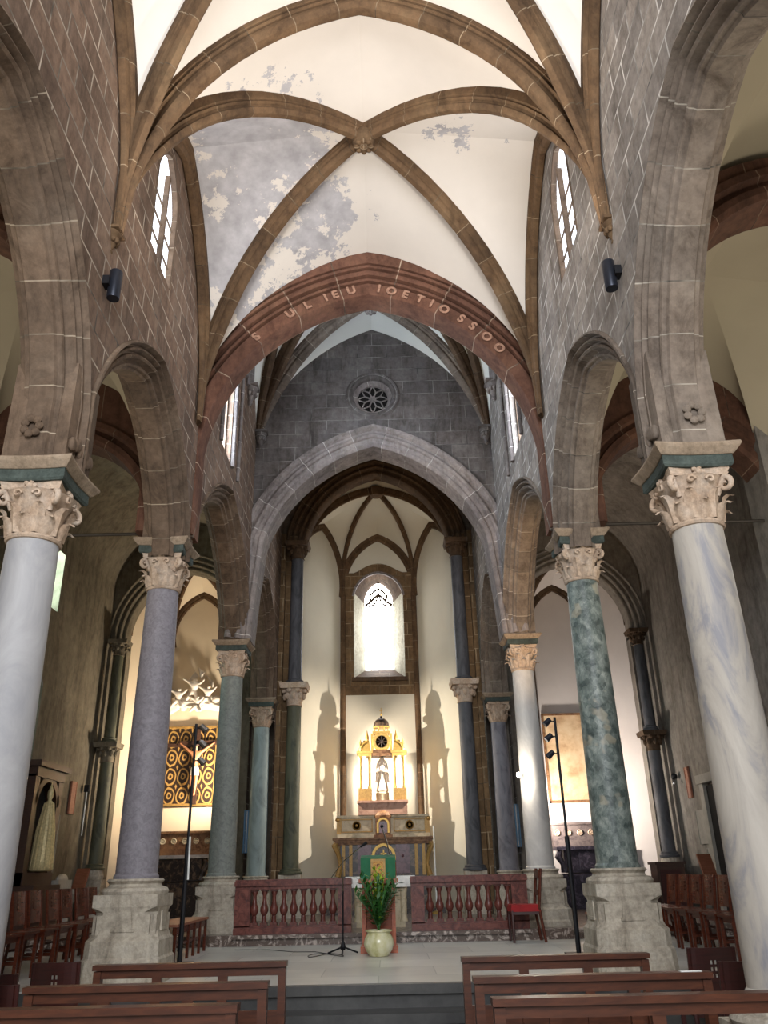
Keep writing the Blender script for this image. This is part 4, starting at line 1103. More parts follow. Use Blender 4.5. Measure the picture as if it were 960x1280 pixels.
t = thing('microphone_stand', 'black tripod microphone stand left of the lectern, boom reaching right', 'stand', (-.5, 12.1, PF))
m = MB(); m.tube([(0, 0, .07), (0, 0, .75)], .011, 8); m.build('pole', 'black', t)
m = MB(); m.tube([(0, 0, .75), (0, 0, 1.18)], .008, 8); m.build('upper_pole', 'chrome', t)
m = MB(); m.lathe([(.03, .05), (.035, .09), (.02, .14), (.012, .16)], (0, 0, 0), 12); m.build('hub', 'black', t)
for a in (PI*.02, PI*.98, PI*1.5):
    m = MB(); m.tube([(.02*math.cos(a), .02*math.sin(a), .08), (.2*math.cos(a), .2*math.sin(a), .015)], .012, 6); m.build('leg', 'black', t)
m = MB(); m.tube([(-.16, 0, .92), (.0, 0, 1.12), (.24, .02, 1.3)], .007, 6); m.build('boom', 'chrome', t)
m = MB(); m.tube([(.24, .02, 1.3), (.33, .02, 1.36)], [.012, .022], 8); m.build('microphone', 'black', t)
t = thing('microphone_stand', 'slim chrome microphone stand standing on the altar table behind the lectern', 'stand', (.22, 15.25, 1.52))
m = MB(); m.lathe([(.07, 0), (.07, .01), (.02, .02)], (0, 0, 0), 12); m.build('base', 'black', t)
m = MB(); m.tube([(0, 0, .02), (-.12, 0, .55), (-.2, 0, .78)], .012, 8); m.build('gooseneck', 'chrome', t); m = MB(); m.sphere((-.2, 0, .8), .03, 8); m.build('microphone', 'black', t)
m = MB(); pts = []
for i in range(60):
    a = i*.25; pts.append((-.75+.32*math.sin(a*.5)*(1-i/90), 11.95+.22*math.cos(a*.9), PF+.008))
m.tube(pts, .0045, 5)
m.tube([(-.7, 12.15, PF+.006), (-.9, 12.5, PF+.005), (-1.2, 12.55, PF+.005), (-1.6, 13.0, PF+.005), (-2.1, 13.1, PF+.005)], .004, 5)
tag(m.build('microphone_cable', 'black'), 'thin black cable coiled on the platform floor by the microphone stand', 'cable')

# altar table with cloth
t = thing('altar_table', 'cream stone altar table under a white cloth behind the lectern', 'altar', (-.02, 15.1, SF))
m = MB(); m.box((0, 0, .72), (1.05, .65, .07)); m.build('table_slab', 'altarwhite', t)
m = MB(); m.box((0, 0, .36), (.66, .45, .66)); m.box((0, -.235, .36), (.44, .02, .46)); m.box((0, 0, .04), (.8, .56, .08)); m.build('table_body', 'altarwhite', t)
for s in (-1, 1):
    m = MB(); m.lathe([(.07, .08), (.05, .14), (.055, .5), (.075, .62), (.08, .68)], (s*.38, -.22, 0), 12); m.build('table_leg', 'altarwhite', t, True)
cl = MB(); xs = [-.58+.029*i for i in range(41)]
cl.grid([[V(x-.02, 15.1+.34, 1.522) for x in xs], [V(x-.02, 15.1-.34, 1.522) for x in xs]] + [[V(x-.02, 15.1-.35-.012*math.sin(x*55)*k, 1.515-.10*k) for x in xs] for k in (.2, 1, 1.6)])
tag(cl.build('altar_cloth', 'whitecloth', None, True), 'white cloth draped over the altar table behind the lectern', 'cloth')

# ================================================================== HIGH ALTAR
AY = 19.62
t = thing('high_altar', 'gilded marble high altar against the apse wall', 'altar', (0.02, AY, SF))
q = lambda z: z-SF
m = MB(); m.box((0, .1, .05), (2.6, 1.1, .1)); m.box((0, .15, .42), (2.0, .8, .75)); m.build('altar_base', 'altardark', t)
m = MB(); m.box((0, 0, q(1.78)), (1.9, .6, .8)); m.build('antependium', 'altardark', t)
for k, (x, w_) in enumerate(((-.42, .3), (.42, .3))):
    m = MB(); m.box((x, -.31, q(1.85)), (w_, .03, .6)); m.lathe([(.0, .0), (.04, .0), (.0, .03)], (x, -.32, q(1.9)), 8, AX); m.build('inlay_panel', 'altarpurple', t)
for x in (-.88, -.72, .72, .88):
    m = MB(); m.box((x, -.32, q(1.85)), (.07, .04, .68)); m.box((x, -.345, q(1.85)), (.035, .02, .56)); m.build('gilt_pilaster', 'goldmatte', t)
for s in (-1, 1):
    m = MB(); m.tube([(s*.98, -.3, q(2.25)), (s*1.08, -.32, q(2.12)), (s*1.0, -.32, q(1.98)), (s*.94, -.3, q(1.75)), (s*1.0, -.3, q(1.5))], [.05, .07, .05, .045, .07], 8)
    m.build('scroll_bracket', 'goldmatte', t, True)
m = MB(); m.sweep([V(p[0], -.34, p[1]) for p in arch(0, .2, q(1.82), q(2.1), 5, 8)], [(0, .03), (.06, .03), (.06, -.03), (0, -.03)], (0, 1, 0)); m.box((0, -.34, q(1.92)), (.03, .02, .22)); m.box((0, -.34, q(1.95)), (.13, .02, .03)); m.build('gilt_cross_niche', 'gold', t)
m = MB(); m.box((0, -.02, q(2.21)), (2.15, .72, .06)); m.box((0, -.02, q(2.26)), (2.24, .78, .045)); m.box((0, -.02, q(2.16)), (2.06, .66, .04)); m.build('mensa', 'altarbrown', t)
m = MB(); m.box((0, .2, q(2.33)), (2.08, .42, .09)); m.box((0, .22, q(2.55)), (2.0, .38, .34)); m.box((0, .2, q(2.745)), (2.1, .44, .05)); gr = m.build('gradine', 'altarwhite', t)
for s in (-1, 1):
    m = MB(); x = s*.6
    for dz in (-.13, .13): m.box((x, .015, q(2.55)+dz), (.72, .03, .025))
    for dx in (-.35, .35): m.box((x+dx, .015, q(2.55)), (.025, .03, .27))
    m.lathe([(.07, 0), (.085, .02), (.1, .0)], (x, .02, q(2.55)), 16, AX); m.sphere((x, .01, q(2.55)), .035, 8); m.build('gilt_frame', 'goldmatte', gr, True)
    m = MB(); m.box((s*1.0, .02, q(2.55)), (.1, .05, .36)); m.sphere((s*1.03, -.0, q(2.68)), .05, 8); m.build('end_scroll', 'goldmatte', gr, True)
# tabernacle
m = MB(); m.box((0, -.02, q(2.5)), (.34, .3, .42)); m.box((0, -.02, q(2.31)), (.42, .34, .07)); m.lathe([(.19, 0), (.2, .04), (.16, .1), (.08, .16), (.0, .18)], (0, 0, q(2.71)), 16); tb = m.build('tabernacle', 'altarbrown', gr)
m = MB(); m.sweep([V(p[0], -.18, p[1]) for p in arch(0, .1, q(2.55), q(2.66), 5, 8, q(2.38), q(2.38))], [(0, .02), (.04, .02), (.04, -.02), (0, -.02)], (0, 1, 0)); m.build('gilt_door_frame', 'gold', gr)
m = MB(); m.box((0, -.175, q(2.5)), (.18, .02, .24)); m.build('tabernacle_door', 'altarpurple', gr)

t = thing('altar_aedicule', 'tall gilded temple with paired columns, clock-like wheel and small dome on the high altar', 'altarpiece', (0.02, AY+.16, 2.77))
q = lambda z: z-2.77
m = MB(); m.box((0, 0, q(2.9)), (1.12, .5, .26)); m.box((0, -.02, q(3.05)), (1.16, .54, .05)); m.build('plinth', 'altarpink', t)
for sx in (-1, 1):
    m = MB(); m.box((sx*.40, 0, q(3.2)), (.30, .42, .28)); m.build('pedestal', 'goldmatte', t)
    for x, y in ((.29, -.14), (.40, -.17), (.51, -.14), (.29, .12), (.51, .12)):
        m = MB(); m.lathe([(.038, q(3.34)), (.04, q(3.38)), (.03, q(3.4)), (.026, q(3.95)), (.035, q(4.0)), (.045, q(4.06))], (sx*x, y, 0), 10); m.build('column', 'white_mensa' if x == .40 else 'gold', t, True)
    m = MB(); m.box((sx*.40, 0, q(4.09)), (.32, .42, .07)); m.box((sx*.40, 0, q(4.15)), (.38, .48, .05)); m.build('entablature', 'gold', t)
    m = MB(); m.box((sx*.36, 0, q(4.3)), (.2, .3, .26), 0, .7); m.tube([(sx*.5, -.1, q(4.18)), (sx*.44, -.1, q(4.34)), (sx*.3, -.1, q(4.42))], [.05, .045, .03], 8)
    m.lathe([(.03, q(4.18)), (.045, q(4.24)), (.02, q(4.3)), (.03, q(4.38)), (.0, q(4.46))], (sx*.5, -.12, 0), 8); m.lathe([(.03, q(4.42)), (.045, q(4.5)), (.02, q(4.58)), (.0, q(4.68))], (sx*.34, -.08, 0), 8); m.build('gilt_finial', 'gold', t, True)
m = MB(); m.box((0, 0, q(4.1)), (.5, .4, .08)); m.box((0, -.05, q(4.17)), (.42, .32, .06)); m.build('lintel', 'altarbrown', t)
m = MB(); m.lathe([(.14, -.05), (.20, -.05), (.22, 0), (.20, .05), (.14, .05), (.14, -.05)], (0, -.16, q(4.38)), 24, AX); m.box((-.22, -.05, q(4.38)), (.06, .2, .40)); m.box((.22, -.05, q(4.38)), (.06, .2, .40)); wd = m.build('round_frame', 'gold', t, True)
m = MB()
for k in range(8): a = k*PI/4; m.tube([(.03*math.cos(a), -.22, q(4.38)+.03*math.sin(a)), (.14*math.cos(a), -.22, q(4.38)+.14*math.sin(a))], .012, 6)
m.sphere((0, -.22, q(4.38)), .035, 8); m.build('wheel_spokes', 'altardark', wd)
m = MB(); m.box((0, 0, q(4.6)), (.42, .36, .06)); 
for k in range(8):
    a = k*PI/4+.39; m.tube([(.17*math.cos(a), .15*math.sin(a), q(4.63)), (.17*math.cos(a), .15*math.sin(a), q(4.72))], .014, 6)
m.lathe([(.2, q(4.72)), (.2, q(4.75)), (.185, q(4.76))], (0, 0, 0), 20); m.build('drum', 'gold', t)
m = MB(); m.lathe([(.19, q(4.75)), (.185, q(4.82)), (.15, q(4.89)), (.08, q(4.94)), (.03, q(4.955)), (.025, q(5.0)), (.0, q(5.0))], (0, 0, 0), 20); dm = m.build('dome', 'altardark', t, True)
m = MB(); m.tube([(0, 0, q(4.98)), (0, 0, q(5.2))], .010, 6); m.box((0, 0, q(5.13)), (.07, .012, .015)); m.sphere((0, 0, q(5.04)), .025, 8); m.build('cross_finial', 'gold', t)
m = MB(); m.lathe([(.15, q(3.07)), (.15, q(3.25)), (.12, q(3.28)), (.0, q(3.28))], (0, 0, 0), 20); m.build('statue_base', 'altarwhite', t)
st = MB(); st.lathe([(.13, 3.28), (.145, 3.30), (.12, 3.45), (.085, 3.62), (.10, 3.75), (.11, 3.82), (.075, 3.87), (.032, 3.89), (.03, 3.91), (.055, 3.95), (.058, 3.99), (.04, 4.03), (0, 4.045)], (.02, AY+.16, 0), 18)
st.tube([(-.07, AY+.13, 3.83), (-.10, AY+.03, 3.72), (-.03, AY+.0, 3.74)], [.035, .03, .022], 8); st.tube([(.11, AY+.13, 3.83), (.14, AY+.03, 3.7), (.05, AY+.0, 3.72)], [.035, .03, .022], 8); st.sphere((.03, AY-.02, 3.8), .045, 8)
st.tube([(.02, AY+.18, 4.05), (-.06, AY+.22, 3.9), (-.12, AY+.24, 3.5)], [.03, .05, .05], 8); st.tube([(.02, AY+.18, 4.05), (.10, AY+.22, 3.9), (.16, AY+.24, 3.5)], [.03, .05, .05], 8)
tag(st.build('madonna_statue', 'stucco', None, True, 60), 'small white marble statue of a robed woman holding a child, inside the gilded temple', 'statue')
t = thing('white_staff', 'thin white staff standing right of the high altar', 'staff', (1.12, 18.9, SF))
m = MB(); m.tube([(0, 0, .05), (0, 0, 1.72)], .016, 8); m.build('staff', 'paper', t); m = MB(); m.lathe([(.12, 0), (.12, .03), (.03, .06)], (0, 0, 0), 12); m.build('foot', 'gold', t)

# ================================================================== SIDE CHAPELS
def chapel_altar(cx, y, label, b, w=1.5, z0=SF):
    t = thing('chapel_altar', label, 'altar', (cx, y, z0))
    m = MB(); m.box((0, 0, .95), (w*.78, .5, .46)); m.box((0, 0, .35), (w*.9, .6, .7)); m.build('altar_body', b[0], t)
    for s in (-1, 1):
        m = MB(); m.tube([(s*w*.44, -.25, 1.18), (s*w*.48, -.27, 1.05), (s*w*.42, -.27, .9), (s*w*.40, -.26, .75)], [.05, .08, .06, .09], 8); m.build('carved_bracket', b[0], t, True)
    m = MB(); m.box((0, -.27, .95), (w*.34, .04, .36)); m.build('front_panel', b[0], t)
    m = MB(); m.box((0, -.02, 1.22), (w, .62, .07)); m.build('mensa', b[1], t)
    m = MB(); m.box((0, .12, 1.32), (w*.98, .34, .14)); m.box((0, .16, 1.55), (w*.98, .3, .34)); m.box((0, .14, 1.74), (w*1.02, .36, .05)); g = m.build('gradine', b[2], t)
    for k in range(6):
        m = MB(); x = (-.42+.168*k)*w; m.lathe([(.03, 0), (.055, .02), (.07, 0)], (x, .0, 1.55), 12, AX); m.sphere((x, 0, 1.55), .03, 6, (1.6, .6, 1)); m.build('carved_scroll', b[3], g, True)
    return t
chapel_altar(-4.6, 19.75, 'marble altar with carved brown gradine in the left side chapel', ('altardark', 'white_mensa', 'altarbrown', 'altarwhite'))
chapel_altar(4.6, 19.75, 'dark marble altar with carved frieze in the right side chapel', ('altarnight', 'altarnight', 'altarfrieze', 'st_cap'))
yb = 18.95+1.5*.87
t = thing('scroll_panel', 'dark panel with gilt interlaced scrollwork behind the crucifix in the left chapel', 'panel', (-4.58, yb-.06, 3.1))
m = MB(); m.box((0, 0, .9), (1.22, .05, 1.8)); m.build('panel_board', 'scroll', t)
m = MB(); m.box((0, -.03, .02), (1.26, .05, .05)); m.box((0, -.03, 1.8), (1.26, .05, .05)); m.box((-.61, -.03, .9), (.05, .05, 1.8)); m.box((.61, -.03, .9), (.05, .05, 1.8)); m.build('gilt_frame', 'goldmatte', t)
m = MB(); m.box((0, -.03, 1.38), (1.2, .04, .08)); m.build('dark_bar', 'darkwood', t)
cr = thing('crucifix', 'large carved crucifix hanging on the scrollwork panel of the left chapel', 'crucifix', (-4.42, yb-.14, 3.1))
m = MB(); m.box((0, 0, .9), (.11, .04, 1.75)); m.box((0, 0, 1.42), (.95, .04, .10)); m.box((0, -.01, 1.75), (.16, .04, .1)); m.build('cross', 'darkwood', cr)
def skinfig(name, vs, es, rs, mat, parent, sub=2):
    me = bpy.data.meshes.new(name); me.from_pydata(vs, es, []); o = bpy.data.objects.new(name, me); C.objects.link(o); o.parent = parent
    md = o.modifiers.new('skin', 'SKIN'); md.use_smooth_shade = True
    if not me.skin_vertices:
        bm = bmesh.new(); bm.from_mesh(me); bm.verts.layers.skin.verify(); bm.to_mesh(me); bm.free()
    for k, (q_, r) in enumerate(zip(me.skin_vertices[0].data, rs)): q_.radius = (r, r); q_.use_root = (k == 0)
    s2 = o.modifiers.new('sub', 'SUBSURF'); s2.levels = sub; s2.render_levels = sub; me.materials.append(M[mat]); return o
vs = [(0, -.1, .78), (0, -.11, .95), (0, -.13, 1.12), (0, -.14, 1.2), (.01, -.18, 1.27), (.02, -.2, 1.34), (-.1, -.12, 1.17), (-.26, -.08, 1.3), (-.42, -.04, 1.42), (.1, -.12, 1.17), (.26, -.08, 1.3), (.42, -.04, 1.42), (-.05, -.12, .72), (-.06, -.17, .5), (-.02, -.1, .28), (-.01, -.12, .2), (.05, -.12, .72), (.05, -.18, .49), (.02, -.11, .28), (.02, -.14, .2)]
es = [(0, 1), (1, 2), (2, 3), (3, 4), (4, 5), (2, 6), (6, 7), (7, 8), (2, 9), (9, 10), (10, 11), (0, 12), (12, 13), (13, 14), (14, 15), (0, 16), (16, 17), (17, 18), (18, 19)]
rs = [q*.95 for q in (.075, .068, .09, .035, .045, .05, .045, .028, .018, .045, .028, .018, .055, .04, .025, .02, .055, .04, .025, .02)]
skinfig('carved_body', vs, es, rs, 'skin', cr)
m = MB(); m.lathe([(.1, .66), (.105, .72), (.09, .82), (.08, .84)], (0, -.12, 0), 14); m.build('loincloth', 'whitecloth', cr, True)
m = MB(); m.sphere((.02, -.17, 1.36), .055, 10, (1, 1, .8)); m.build('hair', 'darkwood', cr)
# stucco angels above
t = thing('stucco_angels', 'white stucco cloud of small winged angels high on the left chapel wall', 'relief', (-4.55, yb-.12, 5.55))
for k, (x, z, s_) in enumerate(((-.42, .0, 1.), (-.05, .2, 1.15), (.3, .05, 1.), (.05, -.15, .8))):
    vs = [(x, -.1, z), (x+.03, -.14, z+.12*s_), (x+.04, -.16, z+.2*s_), (x+.05, -.2, z+.27*s_), (x-.12*s_, -.18, z+.2*s_), (x-.22*s_, -.2, z+.26*s_), (x+.16*s_, -.18, z+.16*s_), (x+.24*s_, -.2, z+.24*s_), (x-.08, -.16, z-.1*s_), (x-.16, -.14, z-.2*s_), (x+.08, -.16, z-.1*s_), (x+.14, -.2, z-.2*s_)]
    es = [(0, 1), (1, 2), (2, 3), (1, 4), (4, 5), (1, 6), (6, 7), (0, 8), (8, 9), (0, 10), (10, 11)]
    o = skinfig('angel', vs, es, [q*1.0 for q in (.07*s_, .075*s_, .035, .06*s_, .03, .02, .03, .02, .045, .03, .045, .03)], 'stucco', t)
m = MB()
for k in range(26):
    m.sphere((-.55+1.1*rnd.random(), -.04-.06*rnd.random(), -.22+.26*rnd.random()), .06+.05*rnd.random(), 8)
m.tube([(-.75, -.03, -.3), (-.3, -.03, -.05), (.2, -.03, -.1), (.75, -.03, -.2)], .12, 8); m.build('cloud', 'stucco', t, True)
m = MB()
for x, z, a in ((-.2, .4, .6), (.12, .5, -.3), (.42, .3, -.7)):
    for j in range(5): m.tube([(x, -.06, z), (x+math.sin(a+j*.14)*.1, -.08, z+.12), (x+math.sin(a+j*.14)*.28, -.07, z+.3-j*.03)], [.02, .03, .008], 6)
m.build('wings', 'stucco', t, True)
# right chapel painting
t = thing('altar_painting', 'large pale gold canvas glowing under a lamp in the right side chapel', 'painting', (4.62, yb-.05, 3.0))
m = MB(); m.box((0, 0, 1.0), (1.3, .04, 2.0)); m.build('canvas', 'canvas', t)
m = MB(); m.box((0, -.02, 0), (1.36, .06, .05)); m.box((0, -.02, 2.02), (1.36, .06, .05)); m.box((-.66, -.02, 1.0), (.05, .06, 2.05)); m.box((.66, -.02, 1.0), (.05, .06, 2.05)); m.build('frame', 'altarbrown', t)

# ================================================================== LIGHT STANDS AND FIXTURES
def lstand(x, y, label, s):
    t = thing('lamp_stand', label, 'lamp stand', (x, y, PF))
    m = MB(); m.tube([(0, 0, .03), (0, 0, 1.35)], .03, 8); m.build('pole', 'black', t)
    m = MB(); m.tube([(0, 0, 1.35), (0, 0, 2.85)], .018, 8); m.build('upper_pole', 'black', t)
    m = MB(); m.box((0, 0, .015), (.3, .3, .03)); m.build('foot', 'black', t)
    for z in (2.8, 2.6, 2.38):
        m = MB(); m.tube([(0, 0, z), (-s*.07, 0, z-.01), (-s*.09, -.02, z+.01)], .010, 6); br = m.build('bracket', 'black', t)
        m = MB(); m.tube([(-s*.07, -.03, z+.02), (-s*.15, -.03, z-.05)], [.035, .045], 10); m.build('spotlight', 'gunmetal' if s > 0 else 'chrome', br)
    return t
lstand(-2.42, 11.1, 'tall black lamp stand with small spotlights between the two left columns', -1)
lstand(2.42, 11.2, 'tall black lamp stand with small clamped spotlights left of the green mottled column', 1)
m = MB(); m.tube([(-2.38, 11.07, 1.55), (-2.39, 11.07, 2.05)], .012, 6); tag(m.build('cable_tube', 'paper'), 'white cable tube strapped to the left lamp stand', 'tube')
for s in (-1, 1):
    sd = 'left' if s < 0 else 'right'
    t = thing('wall_spotlight', 'dark cylinder spotlight on the %s nave wall above the foreground column' % sd, 'wall lamp', (s*(XI-.0), 5.86, 6.5), 0, 'cylinder wall spotlights')
    m = MB(); m.lathe([(0, -.15), (.055, -.15), (.058, -.14), (.058, .14), (.055, .15), (.0, .15)], (-s*.085, 0, 0), 20); m.build('lamp_body', 'gunmetal', t, True)
    m = MB(); m.box((-s*.03, -.04, 0), (.06, .1, .09)); m.build('wall_bracket', 'black', t)
    t = thing('radiant_heater', 'narrow blue grey vertical panel hanging beside the %s rear column' % sd, 'panel', (s*2.84, 18.25, 2.0), 0, 'vertical panels by the rear columns')
    m = MB(); m.box((0, 0, .42), (.13, .06, .84)); m.build('panel_body', 'steelblue', t); m = MB(); m.box((0, -.03, .42), (.015, .02, .8)); m.build('rib_strip', 'chrome', t)
t = thing('bracket_lamp', 'small glaring lamp fixed to the left side of the white marble column', 'lamp', (2.36, 14.2, 3.02))
m = MB(); m.tube([(.03, .05, 0), (-.02, -.02, 0)], .014, 6); m.build('bracket', 'black', t); m = MB(); m.sphere((-.03, -.05, 0), .04, 10); m.build('bulb', 'bulb', t)

# ================================================================== AISLE WALL FITTINGS
x = -6.27
t = thing('shrine_niche', 'dark wooden wall shrine with round arched opening on the left aisle wall', 'shrine', (x, 15.55, 1.5))
m = MB(); m.box((.14, 0, 1.98), (.36, 1.5, .1)); m.box((.1, 0, 1.85), (.28, 1.3, .18)); m.build('cornice', 'darkwood', t)
m = MB(); m.box((.1, -.55, .9), (.24, .2, 1.8)); m.box((.1, .55, .9), (.24, .2, 1.8)); m.box((.1, 0, .1), (.28, 1.3, .2)); m.sweep([V(.02, p[0], p[1]) for p in arch(0, .45, 1.3, 1.72, 4, 10)], [(0, .2), (.12, .2), (.12, 0), (0, 0)], (1, 0, 0)); m.build('arched_frame', 'darkwood', t)
m = MB(); m.box((.012, 0, .95), (.02, .95, 1.6)); m.build('niche_back', 'void', t)
m = MB(); m.box((.22, 0, -.35), (.42, 1.2, .7)); m.build('cabinet', 'darkwood', t)
st = MB(); st.lathe([(.17, 1.72), (.2, 1.74), (.19, 1.9), (.16, 2.3), (.10, 2.75), (.07, 2.85), (.03, 2.9), (.05, 2.95), (.055, 3.0), (.05, 3.05), (.03, 3.1), (.0, 3.22)], (x+.28, 15.5, 0), 20)
for k in range(14):
    a = k*PI/7; st.tube([(x+.28+.19*math.cos(a), 15.5+.19*math.sin(a), 1.75), (x+.28+.15*math.cos(a), 15.5+.15*math.sin(a), 2.4), (x+.28+.08*math.cos(a), 15.5+.08*math.sin(a), 2.85)], [.02, .014, .008], 5)
tag(st.build('robed_statue', 'robe', None, True, 60), 'statue in a pale gold pleated robe standing in the dark wall shrine', 'statue')
def slab(name, x, y, z, w, h, mat, label, cat, d=.03):
    m = MB(); m.box((x, y, z+h/2), (d, w, h)); f = [(x, y-w/2+.02, z+h/2, .02, h), (x, y+w/2-.02, z+h/2, .02, h)]
    for a, b, c, w2, h2 in f: m.box((a-math.copysign(d*.3, a), b, c), (d, w2, h2))
    return tag(m.build(name, mat), label, cat)
slab('wall_plaque', -6.27, 16.55, 1.68, .5, 1.05, 'stonepale', 'tall pale stone plaque on the left aisle wall', 'plaque')
slab('wooden_panel', -6.27, 17.35, 2.78, .3, .62, 'tanwood', 'small brown wooden panel on the left aisle wall above the plaque', 'panel')
slab('wall_plaque', 6.27, 16.9, 1.95, .62, .62, 'stonepale', 'square pale stone plaque on the right aisle wall', 'plaque')
slab('wall_plaque', 6.27, 16.75, 1.62, .3, .26, 'stonepale', 'smaller pale stone plaque below the square one on the right wall', 'plaque')
slab('wooden_panel', 6.27, 17.35, 2.82, .22, .6, 'tanwood', 'narrow brown framed panel on the right aisle wall', 'panel')
t = thing('wall_candle', 'thin white rod hanging from a black holder beside the left chapel jamb', 'wall lamp', (-6.2, 17.95, 2.4))
m = MB(); m.tube([(0, 0, 0), (0, 0, .85)], .012, 6); m.build('rod', 'paper', t); m = MB(); m.box((0, 0, .92), (.1, .1, .14)); m.build('holder', 'black', t)
t = thing('wall_speaker', 'small black device with shiny front on the right aisle wall by the chapel', 'speaker', (6.2, 17.95, 3.2))
m = MB(); m.sphere((0, 0, .1), .07, 10); m.build('housing', 'black', t, True); m = MB(); m.sphere((-.05, -.08, -.05), .04, 8); m.build('lens', 'chrome', t, True)
t = thing('stone_font', 'pale stone basin with curved back below the plaque on the left aisle wall', 'basin', (-5.9, 16.62, PF))
m = MB(); m.lathe([(.16, 0), (.2, .05), (.1, .15), (.1, .5), (.2, .62), (.34, .72), (.36, .8), (.3, .8), (.24, .74)], (0, 0, 0), 20); m.build('bowl', 'stonepale', t, True)
m = MB(); m.box((-.1, 0, .86), (.14, .7, .2)); m.sphere((-.1, 0, .95), .2, 12, (.35, 1.4, .6)); m.build('curved_back', 'stonepale', t, True)
for s in (-1, 1):
    sd = 'left' if s < 0 else 'right'
    t = thing('notice_stand', 'small tan notice board leaning on a stand in the %s aisle' % sd, 'notice board', (s*5.85 if s < 0 else 5.95, 17.2 if s < 0 else 16.2, PF), s*.5)
    m = MB(); m.box((0, 0, .95), (.34, .03, .42), rot=Matrix.Rotation(-.25, 4, 'X')); m.build('board', 'tanwood', t); m = MB(); m.box((0, 0, .37), (.04, .04, .74)); m.box((0, 0, .02), (.3, .3, .04)); m.build('post', 'darkwood', t)
t = thing('door_frame_surround', 'tall white stone doorway on the right aisle wall behind the foreground column', 'doorway', (6.27, 15.85, PF))
m = MB(); m.box((-.03, .62, 1.2), (.12, .2, 2.4)); m.box((-.03, -.62, 1.2), (.12, .2, 2.4)); m.box((-.05, 0, 2.48), (.16, 1.5, .16)); m.build('stone_frame', 'stonepale', t)
m = MB(); m.box((0, 0, 1.18), (.05, 1.05, 2.36)); m.build('dark_door', 'void', t)
t = thing('side_cabinet', 'dark wooden cabinet with small lamp against the right chapel jamb', 'cabinet', (5.75, 17.9, PF))
m = MB(); m.box((0, 0, .5), (.55, .45, 1.0)); m.box((0, 0, 1.02), (.62, .5, .05)); m.build('body', 'darkwood', t); m = MB(); m.box((-.02, -.235, .5), (.42, .02, .8)); m.build('door', 'chairdark', t)

# ================================================================== BACK OF CHURCH
m = MB()
wallface(m, lambda t, z: V(t, -4.0, z), -6.5, 6.5, [(-6.5, 6.5, lambda t: 0)], lambda t: 13, [(-2.2, 2.2, lambda t: 3.2, lambda t: 10.2)], 1.); struct(m, 'wall_back', 'st_side')
m = MB(); m.box((0, -1.2, 12.9), (13, 6, .1)); struct(m, 'ceiling_back', 'web_aisle')
m = MB(); m.box((-6.5, -1.2, 6.5), (.1, 6, 13)); struct(m, 'wall_back_left', 'st_side'); m = MB(); m.box((6.5, -1.2, 6.5), (.1, 6, 13)); struct(m, 'wall_back_right', 'st_side')

# ================================================================== LIGHTS
def area(name, loc, target, size, power, col=(1, 1, 1), sy=None, spread=180):
    l = bpy.data.lights.new(name, 'AREA'); l.energy = power; l.color = col; l.shape = 'RECTANGLE'; l.size = size; l.size_y = sy or size; l.spread = math.radians(spread)
    o = bpy.data.objects.new(name, l); C.objects.link(o); o.location = loc
    o.rotation_euler = (Vector(target)-Vector(loc)).to_track_quat('-Z', 'Y').to_euler(); return o
def spot(name, loc, target, power, col, ang=60, blend=.6, r=.05):
    l = bpy.data.lights.new(name, 'SPOT'); l.energy = power; l.color = col; l.spot_size = math.radians(ang); l.spot_blend = blend; l.shadow_soft_size = r
    o = bpy.data.objects.new(name, l); C.objects.link(o); o.location = loc
    o.rotation_euler = (Vector(target)-Vector(loc)).to_track_quat('-Z', 'Y').to_euler(); return o
area('west_window_light', (0, -3.9, 6.6), (0, 8, 5.5), 4.2, 1300, (.93, .96, 1.), 6.8)
for s in (-1, 1):
    spot('fixture_uplight', (s*2.1, 5.86, 6.72), (-s*.9, 7.0, 10.5), 260, (1., .94, .87), 120, .8, .06)
    spot('fixture_uplight', (s*2.1, 5.86, 6.72), (-s*.7, 4.6, 10.5), 95, (1., .94, .87), 110, .8, .06)
    0 and area('nave_window_light', (s*2.6, 7.27, 8.7), (-s*1, 7.27, 8.0), .7, 14, (.85, .92, 1.), 1.4)
    area('aisle_window_light', (s*6.77, 14.83, 7.6), (s*3., 14.83, 7.6), 1.0, 170 if s < 0 else 80, (.72, 1., .93) if s < 0 else (.8, .9, 1.), 2.2)
    area('aisle_rear_fill', (s*5.15, 7.7, 4.6), (s*3.2, 7.7, 7.2), 1.2, 65 if s < 0 else 85, (1., .93, .8), 1.6)  # added fill aimed up at the aisle vault, no real source here
    area('aisle_near_fill', (s*5.15, 4.0, 4.6), (s*3.2, 4.0, 7.2), 1.2, 65 if s < 0 else 85, (1., .93, .8), 1.6)  # added fill for the nearest aisle bay; the outer wall has no window
    spot('altar_lamp', (s*1.58, 19.2, 4.1), (-s*1.2, 20.2, 3.6), 480, (1., .9, .78), 95, .6, .015)
area('choir_window_light', (-2.47, 11.35, 8.95), (1.0, 11.35, 8.95), .74, 190, (.72, .85, 1.), 2.2)
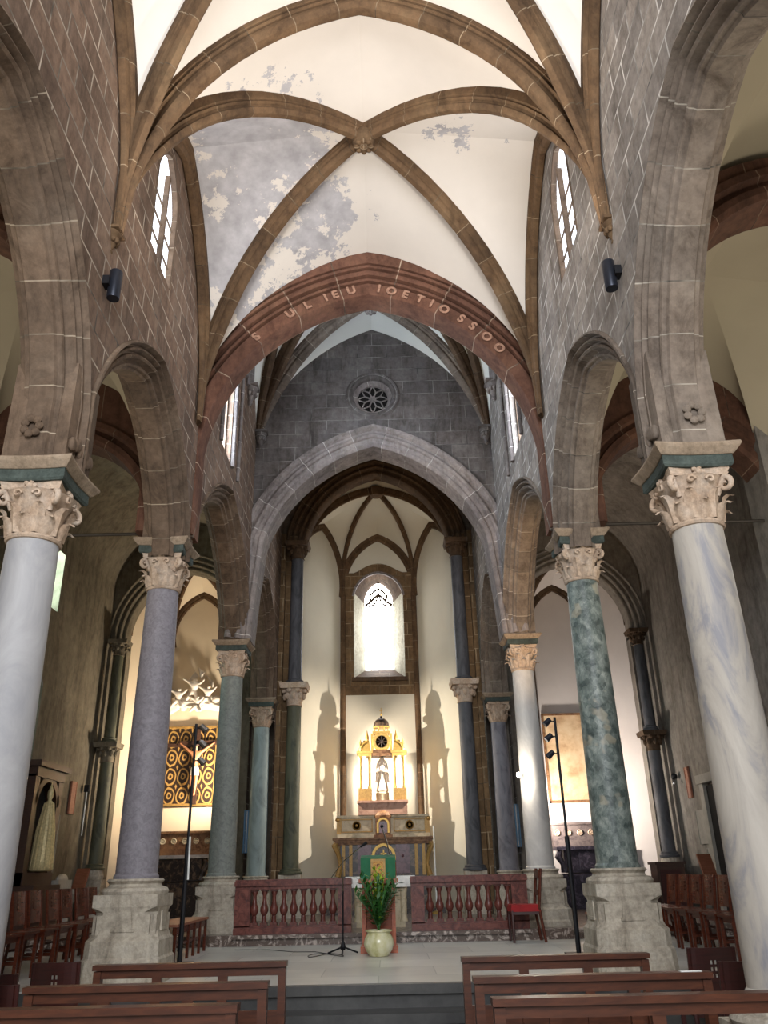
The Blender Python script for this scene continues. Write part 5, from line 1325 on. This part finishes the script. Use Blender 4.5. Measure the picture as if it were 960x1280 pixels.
area('choir_window_light', (2.47, 11.35, 8.95), (-1.0, 11.35, 8.95), .74, 90, (.8, .88, 1.), 2.2)
area('left_chapel_lamp', (-3.35, 19.15, 3.4), (-4.9, 20.2, 5.2), .3, 170, (1., .86, .68), .3)
area('right_chapel_lamp', (3.35, 19.15, 2.6), (4.9, 20.2, 3.8), .3, 120, (1., .9, .8), .3)
spot('stand_lamp_left', (-2.3, 11.1, 3.45), (-2.55, 14.0, 6.3), 60, (1., .7, .42), 70, .8, .05)
spot('stand_lamp_right', (2.3, 11.2, 3.45), (2.55, 14.0, 6.3), 320, (1., .68, .38), 70, .8, .05)
pl = bpy.data.lights.new('bracket_lamp_light', 'POINT'); pl.energy = 25; pl.color = (1., .9, .75); pl.shadow_soft_size = .04
o = bpy.data.objects.new('bracket_lamp_light', pl); C.objects.link(o); o.location = (2.26, 14.08, 3.02)

w = bpy.data.worlds.new('sky'); bpy.context.scene.world = w; w.use_nodes = True
w.node_tree.nodes['Background'].inputs[0].default_value = (.8, .88, 1, 1); w.node_tree.nodes['Background'].inputs[1].default_value = .5

# ================================================================== CAMERA
cam = bpy.data.cameras.new('camera'); co = bpy.data.objects.new('camera', cam); C.objects.link(co)
cam.sensor_fit = 'VERTICAL'; cam.sensor_height = 24; cam.lens = 24*1012/1280; cam.clip_start = .05
pitch, roll, yaw = [math.radians(a) for a in (23.911, -1.295, .219)]
fwd = V(math.sin(yaw)*math.cos(pitch), math.cos(yaw)*math.cos(pitch), math.sin(pitch)); rt_ = V(math.cos(yaw), -math.sin(yaw), 0); up = rt_.cross(fwd)
R_ = rt_*math.cos(roll)+up*math.sin(roll); U_ = -rt_*math.sin(roll)+up*math.cos(roll)
mt = Matrix((R_, U_, -fwd)).transposed().to_4x4(); mt.translation = V(.125, 0, 1.6); co.matrix_world = mt
sc_ = bpy.context.scene; sc_.camera = co
sc_.view_settings.view_transform = 'Standard'; sc_.view_settings.look = 'None'; sc_.view_settings.gamma = 1; sc_.view_settings.use_curve_mapping = False
sc_.view_settings.exposure = 0.25
